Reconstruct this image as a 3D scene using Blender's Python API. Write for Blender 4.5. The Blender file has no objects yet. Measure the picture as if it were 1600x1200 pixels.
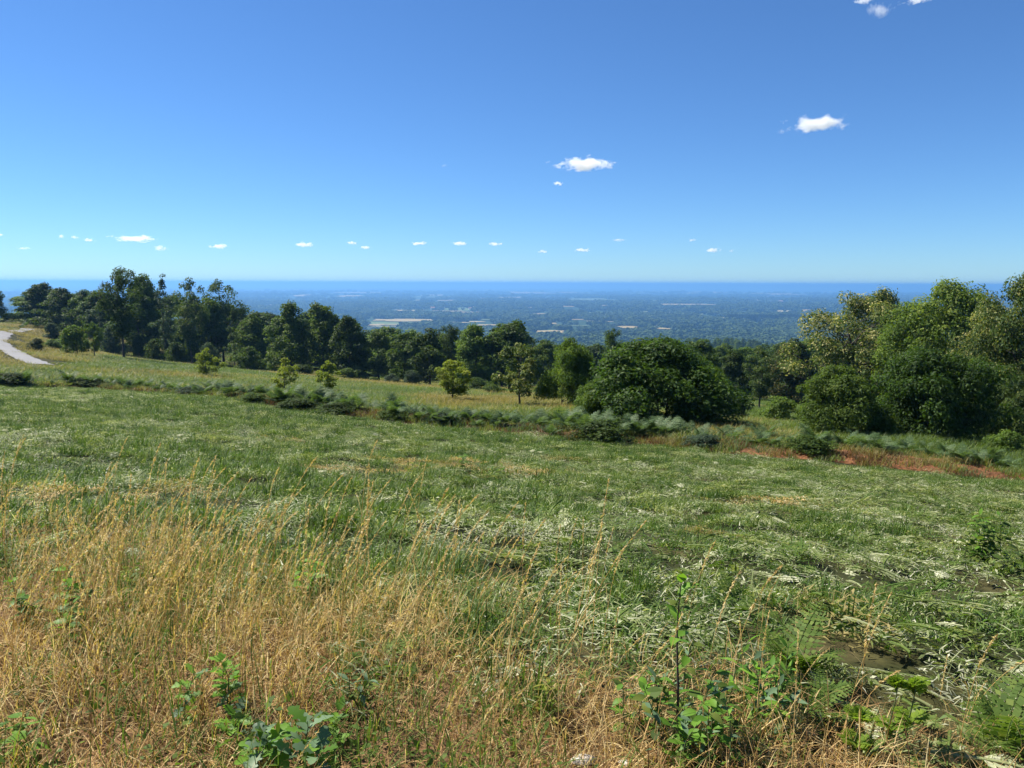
import bpy, math, random
import numpy as np
R = math.radians
rng = np.random.default_rng(11)
random.seed(5)
sc = bpy.context.scene
C = sc.collection

# ------------------------------------------------------------------ camera
EYE = 1.65
FPX, PITCH, ROLL = 1186.0, R(7.55), R(0.22)
cam_d = bpy.data.cameras.new('camera')
cam = bpy.data.objects.new('camera', cam_d); C.objects.link(cam); sc.camera = cam
cam_d.sensor_width = 36.0; cam_d.lens = 36.0 * FPX / 1600.0
cam_d.clip_start = 0.05; cam_d.clip_end = 200000.0
from mathutils import Matrix, Vector, Euler
CAM_M = Matrix.Rotation(R(90) - PITCH, 3, 'X') @ Matrix.Rotation(ROLL, 3, 'Z')
cam.location = (0, 0, EYE); cam.rotation_euler = CAM_M.to_euler()
CM = np.array(CAM_M)
def ray(px, py):
    v = CM @ np.array([(px - 800) / FPX, (600 - py) / FPX, -1.0])
    return v / v[1]                                   # scaled so that y = 1

# ------------------------------------------------------------------ sky, sun, exposure
SUN_EL, SUN_AZ = R(52), R(-62)                        # azimuth from +Y, minus = left
w = bpy.data.worlds.new('World'); sc.world = w; w.use_nodes = True
nt = w.node_tree; nt.nodes.clear()
sky = nt.nodes.new('ShaderNodeTexSky'); sky.sky_type = 'NISHITA'; sky.sun_disc = False
sky.sun_elevation = SUN_EL; sky.sun_rotation = SUN_AZ
sky.altitude = 1500; sky.air_density = 1.0; sky.dust_density = 0.1; sky.ozone_density = 6.0
bg = nt.nodes.new('ShaderNodeBackground'); bg.inputs[1].default_value = 0.071
wo = nt.nodes.new('ShaderNodeOutputWorld')
tn = nt.nodes.new('ShaderNodeMixRGB'); tn.blend_type = 'MULTIPLY'; tn.inputs[0].default_value = 1.0; tn.inputs[2].default_value = (.57, .80, 1.0, 1)   # the phone's white balance
nt.links.new(sky.outputs[0], tn.inputs[1]); nt.links.new(tn.outputs[0], bg.inputs[0]); nt.links.new(bg.outputs[0], wo.inputs[0])
sd = bpy.data.lights.new('sun', 'SUN'); sd.energy = 5.0; sd.angle = R(0.53); sd.color = (1.0, 0.95, 0.86)
sun = bpy.data.objects.new('sun', sd); C.objects.link(sun)
to_sun = Vector((math.sin(SUN_AZ) * math.cos(SUN_EL), math.cos(SUN_AZ) * math.cos(SUN_EL), math.sin(SUN_EL)))
sun.rotation_euler = to_sun.to_track_quat('Z', 'Y').to_euler()
sc.view_settings.view_transform = 'Standard'; sc.view_settings.look = 'None'
sc.view_settings.exposure = 1.0; sc.view_settings.gamma = 1.0
cy = sc.cycles
cy.max_bounces = 5; cy.diffuse_bounces = 2; cy.glossy_bounces = 1; cy.transmission_bounces = 2
cy.volume_bounces = 3; cy.transparent_max_bounces = 4
cy.use_adaptive_sampling = True; cy.adaptive_threshold = 0.02; cy.use_denoising = True; cy.caustics_reflective = False; cy.caustics_refractive = False

# ------------------------------------------------------------------ materials
MATS = {}
def nodes(name):
    m = bpy.data.materials.new(name); m.use_nodes = True; m.node_tree.nodes.clear()
    MATS[name] = m
    return m, m.node_tree.nodes, m.node_tree.links
def N(ns, t, **kw):
    n = ns.new(t)
    for k, v in kw.items():
        if k.startswith('i_'): n.inputs[int(k[2:])].default_value = v
        else: setattr(n, k, v)
    return n
def ramp(ns, stops):
    r = ns.new('ShaderNodeValToRGB'); e = r.color_ramp.elements
    while len(e) < len(stops): e.new(0.5)
    for el, (p, c) in zip(e, stops): el.position = p; el.color = (*c, 1)
    return r
def leaf_mat(name, stops, trans=0.4, rough=0.6, spec=0.18, vary=0.25):
    """leaf or blade: colour from the per-face 'tint', a little different for each plant, light passing through"""
    m, ns, L = nodes(name)
    a = N(ns, 'ShaderNodeAttribute', attribute_name='tint')
    oi = N(ns, 'ShaderNodeObjectInfo')
    mu = N(ns, 'ShaderNodeMath', operation='MULTIPLY_ADD'); mu.inputs[1].default_value = vary; mu.inputs[2].default_value = -vary / 2
    L.new(oi.outputs['Random'], mu.inputs[0])
    ad = N(ns, 'ShaderNodeMath', operation='ADD', use_clamp=True)
    L.new(a.outputs['Fac'], ad.inputs[0]); L.new(mu.outputs[0], ad.inputs[1])
    r = ramp(ns, stops); L.new(ad.outputs[0], r.inputs[0])
    p = N(ns, 'ShaderNodeBsdfPrincipled'); L.new(r.outputs[0], p.inputs['Base Color'])
    p.inputs['Roughness'].default_value = rough; p.inputs['Specular IOR Level'].default_value = spec
    t = N(ns, 'ShaderNodeBsdfTranslucent')
    br = N(ns, 'ShaderNodeMixRGB', blend_type='MULTIPLY'); br.inputs[0].default_value = 1.0
    br.inputs[2].default_value = (1.25, 1.3, 0.55, 1); L.new(r.outputs[0], br.inputs[1]); L.new(br.outputs[0], t.inputs[0])
    mx = N(ns, 'ShaderNodeMixShader'); mx.inputs[0].default_value = trans
    L.new(p.outputs[0], mx.inputs[1]); L.new(t.outputs[0], mx.inputs[2])
    o = N(ns, 'ShaderNodeOutputMaterial'); L.new(mx.outputs[0], o.inputs[0])
    return m
def bark_mat(name, c0, c1, scale=9.0):
    m, ns, L = nodes(name)
    tc = N(ns, 'ShaderNodeTexCoord'); mp = N(ns, 'ShaderNodeMapping'); mp.inputs['Scale'].default_value = (1, 1, .25)
    L.new(tc.outputs['Object'], mp.inputs[0])
    no = N(ns, 'ShaderNodeTexNoise'); no.inputs['Scale'].default_value = scale; no.inputs['Detail'].default_value = 6
    L.new(mp.outputs[0], no.inputs['Vector'])
    r = ramp(ns, [(.3, c0), (.7, c1)]); L.new(no.outputs[0], r.inputs[0])
    p = N(ns, 'ShaderNodeBsdfPrincipled'); p.inputs['Roughness'].default_value = .9
    L.new(r.outputs[0], p.inputs['Base Color'])
    b = N(ns, 'ShaderNodeBump'); b.inputs['Strength'].default_value = .6; L.new(no.outputs[0], b.inputs['Height']); L.new(b.outputs[0], p.inputs['Normal'])
    o = N(ns, 'ShaderNodeOutputMaterial'); L.new(p.outputs[0], o.inputs[0])
    return m
G = lambda *c: c
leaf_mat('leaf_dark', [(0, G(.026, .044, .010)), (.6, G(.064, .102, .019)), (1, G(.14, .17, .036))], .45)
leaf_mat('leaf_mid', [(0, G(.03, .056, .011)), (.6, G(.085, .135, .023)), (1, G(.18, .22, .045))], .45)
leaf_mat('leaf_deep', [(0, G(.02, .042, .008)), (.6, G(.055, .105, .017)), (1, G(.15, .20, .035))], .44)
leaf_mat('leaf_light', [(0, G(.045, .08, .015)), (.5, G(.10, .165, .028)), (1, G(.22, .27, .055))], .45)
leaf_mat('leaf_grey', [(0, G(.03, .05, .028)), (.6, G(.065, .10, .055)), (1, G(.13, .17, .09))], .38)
leaf_mat('leaf_bloom', [(0, G(.022, .045, .012)), (.55, G(.085, .130, .028)), (.78, G(.22, .23, .07)), (1, G(.46, .42, .17))], .35)
leaf_mat('leaf_rusty', [(0, G(.02, .035, .012)), (.55, G(.05, .075, .022)), (.8, G(.13, .10, .03)), (1, G(.2, .14, .04))], .35)
leaf_mat('leaf_sapling', [(0, G(.08, .11, .016)), (.5, G(.19, .24, .035)), (1, G(.36, .34, .07))], .55)
leaf_mat('leaf_fresh', [(0, G(.05, .12, .014)), (.5, G(.12, .25, .025)), (1, G(.21, .38, .05))], .5, .5, .25)
leaf_mat('leaf_bluish', [(0, G(.05, .09, .04)), (.5, G(.10, .17, .08)), (1, G(.18, .27, .14))], .35, .5, .3)
leaf_mat('fern', [(0, G(.04, .075, .022)), (.5, G(.085, .14, .05)), (1, G(.16, .21, .09))], .4, .6, .25)
leaf_mat('fern_brown', [(0, G(.06, .03, .012)), (1, G(.2, .11, .045))], .3, .7, .2)
leaf_mat('mown', [(0, G(.022, .05, .010)), (.35, G(.075, .145, .018)), (.6, G(.15, .20, .045)), (.78, G(.33, .36, .17)), (1, G(.64, .63, .46))], .36, .55, .25, .3)
leaf_mat('meadow', [(0, G(.06, .10, .018)), (.55, G(.13, .19, .035)), (.85, G(.24, .24, .07)), (1, G(.38, .31, .12))], .4, .5, .3)
leaf_mat('hay', [(0, G(.10, .11, .03)), (.5, G(.22, .19, .06)), (1, G(.38, .30, .12))], .35, .6, .2)
leaf_mat('straw', [(0, G(.30, .18, .055)), (.5, G(.58, .40, .15)), (1, G(.74, .60, .32))], .35, .6, .2)
leaf_mat('thatch', [(0, G(.10, .05, .02)), (.5, G(.34, .19, .075)), (.8, G(.48, .32, .13)), (1, G(.6, .46, .23))], .25, .7, .2)
leaf_mat('far_leaf', [(0, G(.026, .048, .014)), (.6, G(.055, .088, .024)), (1, G(.10, .14, .035))], 0, .8, .1, .5)
leaf_mat('conifer', [(0, G(.008, .02, .012)), (1, G(.022, .045, .022))], 0, .8, .1, .3)
bark_mat('bark', (.03, .025, .018), (.10, .085, .065))
bark_mat('stem_dark', (.025, .018, .012), (.06, .045, .03), 40)
bark_mat('stem_green', (.05, .08, .02), (.10, .13, .035), 40)

# ------------------------------------------------------------------ mesh helpers
def mesh_np(name, V, F, mat=None, tint=None, smooth=False):
    """V (n,3); F (m,k) of one k, or a list of such arrays"""
    Fs = F if isinstance(F, list) else [F]
    Fs = [np.asarray(f, np.int32) for f in Fs if len(f)]
    me = bpy.data.meshes.new(name)
    me.vertices.add(len(V)); me.vertices.foreach_set('co', np.asarray(V, np.float32).ravel())
    nl = sum(f.size for f in Fs); npoly = sum(len(f) for f in Fs)
    me.loops.add(nl); me.loops.foreach_set('vertex_index', np.concatenate([f.ravel() for f in Fs]))
    me.polygons.add(npoly)
    tot = np.concatenate([np.full(len(f), f.shape[1], np.int32) for f in Fs])
    me.polygons.foreach_set('loop_start', np.concatenate([[0], np.cumsum(tot)[:-1]]).astype(np.int32))
    if smooth: me.polygons.foreach_set('use_smooth', np.ones(npoly, bool))
    me.update(calc_edges=True)
    if tint is not None:
        a = me.attributes.new('tint', 'FLOAT', 'FACE'); a.data.foreach_set('value', np.asarray(tint, np.float32))
    if mat: me.materials.append(MATS[mat])
    return me
def link(name, me, parent=None, loc=None, rot=None, scale=None):
    o = bpy.data.objects.new(name, me); C.objects.link(o)
    if parent is not None: o.parent = parent
    if loc is not None: o.location = loc
    if rot is not None: o.rotation_euler = rot
    if scale is not None: o.scale = scale
    return o
def tag(o, label=None, cat=None, group=None, kind=None):
    if label: o['label'] = label
    if cat: o['category'] = cat
    if group: o['group'] = group
    if kind: o['kind'] = kind
    return o
def unit(a): return a / np.maximum(np.linalg.norm(a, axis=-1, keepdims=True), 1e-9)
def rand_dir(n, g=None):
    return unit((g or rng).normal(size=(n, 3)))
def leaf_quads(P, Nn, D, L, Wd, fold=0.12):
    """diamond leaves: P centre, Nn normal, D length direction"""
    D = unit(D - Nn * (D * Nn).sum(1, keepdims=True)); S = np.cross(Nn, D)
    L = np.broadcast_to(L, (len(P),))[:, None]; Wd = np.broadcast_to(Wd, (len(P),))[:, None]
    V = np.stack([P - D * L / 2, P + S * Wd / 2 + Nn * L * fold, P + D * L / 2, P - S * Wd / 2 + Nn * L * fold], 1).reshape(-1, 3)
    F = np.arange(len(P) * 4, dtype=np.int32).reshape(-1, 4)
    return V, F
def tube(pts, rad, k=6):
    pts = np.asarray(pts, float); n = len(pts)
    T = unit(np.gradient(pts, axis=0)); up = np.where(np.abs(T[:, 2:3]) > .9, [[1., 0, 0]], [[0, 0, 1.]])
    A = unit(np.cross(T, up)); B = np.cross(T, A)
    an = np.arange(k) * 2 * math.pi / k
    V = (pts[:, None] + (A[:, None] * np.cos(an)[None, :, None] + B[:, None] * np.sin(an)[None, :, None]) * np.asarray(rad)[:, None, None]).reshape(-1, 3)
    i = np.arange(n - 1)[:, None] * k; j = np.arange(k)[None]; j2 = (j + 1) % k
    F = np.stack([i + j, i + j2, i + k + j2, i + k + j], -1).reshape(-1, 4)
    return V, F
class Acc:
    def __init__(s): s.V, s.F, s.T, s.n = [], [], [], 0
    def add(s, V, F, t=0.5):
        s.V.append(V); s.F.append(np.asarray(F) + s.n); s.n += len(V)
        s.T.append(np.broadcast_to(np.asarray(t, float), (len(F),)))
    def mesh(s, name, mat, smooth=False):
        ks = {}
        for f, t in zip(s.F, s.T): ks.setdefault(f.shape[1], []).append((f, t))
        Fs = [np.concatenate([q[0] for q in v]) for v in ks.values()]; Ts = [np.concatenate([q[1] for q in v]) for v in ks.values()]
        return mesh_np(name, np.concatenate(s.V), Fs, mat, np.concatenate(Ts), smooth)

# value noise (numpy) for terrain and densities
def vnoise(x, y, seed=0):
    x = np.asarray(x, float); y = np.asarray(y, float)
    xi = np.floor(x); yi = np.floor(y); fx = x - xi; fy = y - yi
    fx = fx * fx * (3 - 2 * fx); fy = fy * fy * (3 - 2 * fy)
    def h(a, b):
        q = np.sin(a * 127.1 + b * 311.7 + seed * 74.7) * 43758.5453
        return q - np.floor(q)
    return (h(xi, yi) * (1 - fx) + h(xi + 1, yi) * fx) * (1 - fy) + (h(xi, yi + 1) * (1 - fx) + h(xi + 1, yi + 1) * fx) * fy
def fbm(x, y, seed=0, o=3):
    s = 0; a = .5
    for k in range(o): s = s + a * vnoise(x * 2 ** k, y * 2 ** k, seed + k); a *= .5
    return s / (1 - .5 ** o)

# ------------------------------------------------------------------ terrain height
def cp(px, py, Y):
    v = ray(px, py); return (v[0] * Y, Y, EYE + v[2] * Y)
CTRL = [(0, 0, 0), (-3, 0, .03), (3, 0, -.03), (-10, 0, .35), (10, 0, -.45), (0, -12, .5), (-25, -12, 1.6), (25, -12, -1.2), (0, 3, -.12), (-3, 3, .02), (3, 3, -.25),
        (0, 9, -1.1), (-8, 9, -.62), (8, 9, -1.65), (-20, 20, -1.75), (30, 10, -3.2), (-45, 20, .2)]
CTRL += [cp(*q) for q in [(0, 605, 44), (350, 625, 36), (800, 676, 27.7), (1200, 712, 24), (1600, 752, 22), (550, 592, 108), (200, 563, 115), (640, 602, 100),
         (390, 580, 100), (707, 630, 45), (813, 638, 42), (445, 610, 55), (322, 588, 68), (890, 640, 42), (1183, 640, 72), (1170, 662, 48), (1600, 700, 30),
         (1400, 690, 29), (60, 570, 62), (25, 555, 72), (0, 538, 85), (15, 520, 105), (50, 493, 160), (95, 517, 142), (0, 500, 150)]]
CTRL += [(35, 55, -10.2), (60, 55, -12), (-200, 100, -1), (-260, 220, -14), (0, 210, -26), (110, 200, -28), (-110, 230, -19), (200, 120, -28), (-120, 60, -1), (80, 20, -8), (0, -120, 6), (150, -80, -6), (-150, -80, 10)]
CTRL = np.array(CTRL)
def _tps(r): return np.where(r > 0, r * r * np.log(np.maximum(r, 1e-9)), 0)
_n = len(CTRL); _xy = CTRL[:, :2] / 50
_K = _tps(np.linalg.norm(_xy[:, None] - _xy[None], axis=-1)) + np.eye(_n) * 2e-4
_A = np.zeros((_n + 3, _n + 3)); _A[:_n, :_n] = _K; _A[:_n, _n] = 1; _A[:_n, _n + 1:] = _xy; _A[_n, :_n] = 1; _A[_n + 1:, :_n] = _xy.T
_w = np.linalg.solve(_A, np.concatenate([CTRL[:, 2], np.zeros(3)]))
PLAIN = -150.0
def height(x, y):
    x = np.atleast_1d(np.asarray(x, float)); y = np.atleast_1d(np.asarray(y, float))
    r = np.hypot(x, y); k = np.minimum(1, 300 / np.maximum(r, 1)); q = np.stack([x * k, y * k], -1) / 50
    near = np.zeros(len(x))
    for s in range(0, len(x), 20000):
        e = slice(s, s + 20000)
        near[e] = _tps(np.linalg.norm(q[e, None] - _xy[None], axis=-1)) @ _w[:_n] + _w[_n] + q[e] @ _w[_n + 1:]
    far = np.interp(r, [150, 250, 400, 800, 1500, 2200, 3000], [-19, -31, -44, -82, -137, PLAIN, PLAIN])
    back = np.clip((-y + 60) / 200, 0, 1); far = far * (1 - back) + (-5) * back * np.exp(-r / 3000) + PLAIN * back * (1 - np.exp(-r / 3000))
    az = np.arctan2(x, y)
    far = far + 20 * np.exp(-((az - R(15.5)) / R(6)) ** 2 - ((r - 950) / 260) ** 2)
    far = far + (fbm(x / 3200, y / 1300, 3) - .5) * (24 + 30 * np.clip((r - 4000) / 5000, 0, 1)) * np.clip((r - 1400) / 1500, 0, 1)
    hills = np.clip((r - 18000) / 12000, 0, 1) * np.clip((48000 - r) / 8000, 0, 1)
    far = far + hills * (fbm(x / 5200, y / 4200, 8) * 55 * np.clip(.45 - az, .1, 1))
    far = far - r * r / (2 * 7.4e6)
    t = np.clip((r - 170) / 130, 0, 1); t = t * t * (3 - 2 * t)
    z = near * (1 - t) + far * t
    return z + (fbm(x / 1.7, y / 1.7, 5) - .5) * .12 * np.clip(r / 5, 0, 1)
def gz(x, y): return float(height([x], [y])[0])
_TS = np.exp(np.linspace(math.log(1.5), math.log(30000), 900))
def hit(px, py):
    v = ray(px, py); d = EYE + v[2] * _TS - height(v[0] * _TS, _TS)
    i = int(np.argmax(d < 0))
    if i == 0: i = 1
    t = _TS[i - 1] + (_TS[i] - _TS[i - 1]) * d[i - 1] / (d[i - 1] - d[i])
    return np.array([v[0] * t, t, gz(v[0] * t, t)])
def at(px, Y):
    x = ray(px, 600)[0] * Y; return np.array([x, Y, gz(x, Y)])

# field edge (foot of the bank) from the photograph, on the ground
EDGE_PX = [(-330, 588), (-150, 597), (0, 605), (150, 606), (300, 619), (450, 640), (600, 657), (750, 674), (900, 690), (1050, 700), (1200, 714), (1350, 727), (1480, 741), (1600, 754), (1750, 775), (1950, 800)]
EDGE = np.array([hit(*q) for q in EDGE_PX])
def edge_y(x): return np.interp(x, EDGE[:, 0], EDGE[:, 1])
# front verge boundary
VERGE_PX = [(-200, 850), (0, 875), (150, 880), (300, 905), (420, 965), (560, 1015), (700, 1055), (860, 1110), (1000, 1160), (1150, 1230), (1350, 1310), (1900, 1400)]
VERGE = np.array([hit(*q) for q in VERGE_PX])
def verge_y(x): return np.interp(x, VERGE[:, 0], VERGE[:, 1])

# ------------------------------------------------------------------ ground sheet
az = np.concatenate([np.arange(-50, 50, .4), np.arange(50, 310, 4.0)]) * math.pi / 180
rr = np.exp(np.arange(math.log(.4), math.log(60000), .018))
AZ, RR = np.meshgrid(az, rr); gx = (np.sin(AZ) * RR).ravel(); gy = (np.cos(AZ) * RR).ravel()
gV = np.stack([gx, gy, height(gx, gy)], -1)
na, nr = len(az), len(rr)
i = np.arange(nr - 1)[:, None] * na; j = np.arange(na)[None]; j2 = (j + 1) % na
gF = np.stack([i + j2, i + j, i + na + j, i + na + j2], -1).reshape(-1, 4)
gV = np.concatenate([gV, [[0, 0, gz(0, 0)]]]); c0 = len(gV) - 1
gT = np.stack([np.full(na, c0), np.arange(na), (np.arange(na) + 1) % na], -1)[:, ::-1]
m, ns, L = nodes('ground')
geo = N(ns, 'ShaderNodeNewGeometry')
def noise(scale, det=5, rough=.6, vec=None):
    n = N(ns, 'ShaderNodeTexNoise'); n.inputs['Scale'].default_value = scale; n.inputs['Detail'].default_value = det; n.inputs['Roughness'].default_value = rough
    L.new(vec or geo.outputs['Position'], n.inputs['Vector']); return n
n1 = noise(.8); n2 = noise(6.0)
r1 = ramp(ns, [(.3, (.022, .028, .008)), (.5, (.045, .05, .016)), (.72, (.12, .095, .04))]); L.new(n1.outputs[0], r1.inputs[0])
r2 = ramp(ns, [(.3, (.35, .35, .35)), (.7, (1, 1, 1))]); L.new(n2.outputs[0], r2.inputs[0])
mm = N(ns, 'ShaderNodeMixRGB', blend_type='MULTIPLY'); mm.inputs[0].default_value = 1; L.new(r1.outputs[0], mm.inputs[1]); L.new(r2.outputs[0], mm.inputs[2])
# soil / thatch on the verge
r3 = ramp(ns, [(.3, (.07, .045, .022)), (.6, (.17, .10, .05)), (.8, (.26, .17, .09))]); L.new(n2.outputs[0], r3.inputs[0])
am = N(ns, 'ShaderNodeAttribute', attribute_name='verge')
mv = N(ns, 'ShaderNodeMixRGB'); L.new(am.outputs['Fac'], mv.inputs[0]); L.new(mm.outputs[0], mv.inputs[1]); L.new(r3.outputs[0], mv.inputs[2])
# plain: patchwork of fields and woods
vo = N(ns, 'ShaderNodeTexVoronoi'); vo.inputs['Scale'].default_value = 1 / 330
wv = noise(1 / 500, 2); wm = N(ns, 'ShaderNodeMixRGB', blend_type='ADD'); wm.inputs[0].default_value = 1
sv = N(ns, 'ShaderNodeVectorMath', operation='SCALE'); sv.inputs['Scale'].default_value = 260; L.new(wv.outputs['Color'], sv.inputs[0])
av = N(ns, 'ShaderNodeVectorMath', operation='ADD'); L.new(geo.outputs['Position'], av.inputs[0]); L.new(sv.outputs[0], av.inputs[1])
L.new(av.outputs[0], vo.inputs['Vector'])
sep = N(ns, 'ShaderNodeSeparateColor'); L.new(vo.outputs['Color'], sep.inputs[0])
rf = ramp(ns, [(0, (.03, .055, .018)), (.3, (.06, .10, .03)), (.55, (.11, .15, .05)), (.72, (.30, .25, .13)), (1, (.42, .34, .2))]); rf.color_ramp.interpolation = 'CONSTANT'
L.new(sep.outputs[0], rf.inputs[0])
wd = noise(1 / 900, 4, .6); wr = ramp(ns, [(.40, (1, 1, 1)), (.44, (0, 0, 0))]); L.new(wd.outputs[0], wr.inputs[0])
wr2 = N(ns, 'ShaderNodeMixRGB'); L.new(wr.outputs[0], wr2.inputs[0]); wr2.inputs[1].default_value = (.026, .05, .018, 1); L.new(rf.outputs[0], wr2.inputs[2])
ap = N(ns, 'ShaderNodeAttribute', attribute_name='plain')
mp_ = N(ns, 'ShaderNodeMixRGB'); L.new(ap.outputs['Fac'], mp_.inputs[0]); L.new(mv.outputs[0], mp_.inputs[1]); L.new(wr2.outputs[0], mp_.inputs[2])
pb = N(ns, 'ShaderNodeBsdfPrincipled'); pb.inputs['Roughness'].default_value = .95; pb.inputs['Specular IOR Level'].default_value = .1
L.new(mp_.outputs[0], pb.inputs['Base Color'])
bu = N(ns, 'ShaderNodeBump'); bu.inputs['Strength'].default_value = .5; bu.inputs['Distance'].default_value = .05; L.new(n2.outputs[0], bu.inputs['Height']); L.new(bu.outputs[0], pb.inputs['Normal'])
o_ = N(ns, 'ShaderNodeOutputMaterial'); L.new(pb.outputs[0], o_.inputs[0])
me = mesh_np('ground', gV, [gF, gT], 'ground', smooth=True)
a = me.attributes.new('verge', 'FLOAT', 'POINT')
vv = np.clip((verge_y(gV[:, 0]) + .6 - gV[:, 1]) / .9 + (fbm(gV[:, 0] * 1.5, gV[:, 1] * 1.5, 2) - .5), 0, 1); vv[np.hypot(gV[:, 0], gV[:, 1]) > 40] = 0
a.data.foreach_set('value', vv.astype(np.float32))
a = me.attributes.new('plain', 'FLOAT', 'POINT'); a.data.foreach_set('value', np.clip((np.hypot(gV[:, 0], gV[:, 1]) - 900) / 600, 0, 1).astype(np.float32))
tag(link('ground', me), 'hillside falling away to a wide wooded plain', None, None, 'structure')

# ------------------------------------------------------------------ the lane
m, ns, L = nodes('lane')
geo = N(ns, 'ShaderNodeNewGeometry')
n1 = noise(1.2); n2 = noise(60)
r1 = ramp(ns, [(.3, (.16, .157, .155)), (.7, (.235, .23, .225))]); L.new(n1.outputs[0], r1.inputs[0])
r2 = ramp(ns, [(.3, (.7, .7, .7)), (.6, (1, 1, 1))]); L.new(n2.outputs[0], r2.inputs[0])
mm = N(ns, 'ShaderNodeMixRGB', blend_type='MULTIPLY'); mm.inputs[0].default_value = 1; L.new(r1.outputs[0], mm.inputs[1]); L.new(r2.outputs[0], mm.inputs[2])
pb = N(ns, 'ShaderNodeBsdfPrincipled'); pb.inputs['Roughness'].default_value = .8; L.new(mm.outputs[0], pb.inputs['Base Color'])
o_ = N(ns, 'ShaderNodeOutputMaterial'); L.new(pb.outputs[0], o_.inputs[0])
ROAD_PX = [(66, 570.5), (55, 566.5), (28, 555), (4, 541), (-6, 532), (2, 524.5), (18, 518.5), (45, 514)]
RP = np.array([hit(*q) for q in ROAD_PX])
t = np.linspace(0, len(RP) - 1, 70); RC = np.stack([np.interp(t, np.arange(len(RP)), RP[:, k]) for k in range(2)], -1)
for _ in range(6): RC[1:-1] = (RC[:-2] + RC[1:-1] * 2 + RC[2:]) / 4
RT = unit(np.gradient(RC, axis=0)); RN = np.stack([-RT[:, 1], RT[:, 0]], -1)
cols = np.linspace(-.95, .95, 7); rv = (RC[:, None] + RN[:, None] * cols[None, :, None]).reshape(-1, 2)
e_ = np.abs(np.tile(cols, len(RC))) > .9; rv[e_] += (np.repeat(RN, 7, 0) * np.tile(np.sign(cols), len(RC))[:, None] * ((fbm(rv[:, 0] * 1.7, rv[:, 1] * 1.7, 12) - .5) * .7)[:, None])[e_]
zz = height(rv[:, 0], rv[:, 1]) + .10 - .03 * np.tile((cols / .95) ** 2, len(RC))
i = np.arange(len(RC) - 1)[:, None] * 7; j = np.arange(6)[None]
tag(link('road', mesh_np('road', np.column_stack([rv, zz]), np.stack([i + j, i + j + 1, i + j + 8, i + j + 7], -1).reshape(-1, 4), 'lane', smooth=True)), 'pale narrow lane curving through the bracken at the left', None, None, 'structure')

# ------------------------------------------------------------------ earth bank at the far edge of the mown field
m, ns, L = nodes('bank_soil')
geo = N(ns, 'ShaderNodeNewGeometry')
n1 = noise(1.6, 6); n2 = noise(9, 5)
r1 = ramp(ns, [(.30, (.075, .045, .025)), (.5, (.22, .10, .045)), (.62, (.34, .15, .07)), (.75, (.16, .14, .05))]); L.new(n1.outputs[0], r1.inputs[0])
sx = N(ns, 'ShaderNodeSeparateXYZ'); L.new(geo.outputs['Position'], sx.inputs[0]); xr = N(ns, 'ShaderNodeMapRange'); xr.inputs['From Min'].default_value = 1; xr.inputs['From Max'].default_value = 8; L.new(sx.outputs[0], xr.inputs['Value'])
rb = ramp(ns, [(.3, (.06, .05, .025)), (.55, (.13, .10, .05)), (.7, (.10, .11, .035))]); L.new(n1.outputs[0], rb.inputs[0])
mb = N(ns, 'ShaderNodeMixRGB'); L.new(xr.outputs[0], mb.inputs[0]); L.new(rb.outputs[0], mb.inputs[1]); L.new(r1.outputs[0], mb.inputs[2]); r1 = mb
r2 = ramp(ns, [(.3, (.45, .45, .45)), (.65, (1, 1, 1))]); L.new(n2.outputs[0], r2.inputs[0])
mm = N(ns, 'ShaderNodeMixRGB', blend_type='MULTIPLY'); mm.inputs[0].default_value = 1; L.new(r1.outputs[0], mm.inputs[1]); L.new(r2.outputs[0], mm.inputs[2])
pb = N(ns, 'ShaderNodeBsdfPrincipled'); pb.inputs['Roughness'].default_value = .95; pb.inputs['Specular IOR Level'].default_value = .1; L.new(mm.outputs[0], pb.inputs['Base Color'])
bu = N(ns, 'ShaderNodeBump'); bu.inputs['Strength'].default_value = .9; bu.inputs['Distance'].default_value = .1; L.new(n2.outputs[0], bu.inputs['Height']); L.new(bu.outputs[0], pb.inputs['Normal'])
o_ = N(ns, 'ShaderNodeOutputMaterial'); L.new(pb.outputs[0], o_.inputs[0])
BW = 2.4
def bank_h(x, y):
    s = (np.asarray(y) - edge_y(x)) / BW
    return np.clip(np.sin(np.clip(s, 0, 1) * math.pi), 0, 1) ** .7 * (.10 + .22 * fbm(np.asarray(x) / 2.2, np.asarray(y) / 2.2, 9))
bx_ = np.arange(EDGE[0, 0] + 1, EDGE[-1, 0] - 1, .22); ss = np.linspace(-.04, 1.04, 15)
BX, SS = np.meshgrid(bx_, ss, indexing='ij'); bxx = BX.ravel(); byy = edge_y(bxx) + SS.ravel() * BW
bz = height(bxx, byy) + bank_h(bxx, byy) + (fbm(bxx * 3, byy * 3, 4) - .5) * .22 - .09 * (np.abs(SS.ravel() - .5) > .5)
i = np.arange(len(bx_) - 1)[:, None] * 15; j = np.arange(14)[None]
tag(link('earth_bank', mesh_np('earth_bank', np.column_stack([bxx, byy, bz]), np.stack([i + j, i + 15 + j, i + 16 + j, i + 1 + j], -1).reshape(-1, 4), 'bank_soil', smooth=True)), 'low reddish earth bank along the far edge of the mown field', None, None, 'structure')
def gzb(x, y): return gz(x, y) + float(bank_h(x, y))
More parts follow.
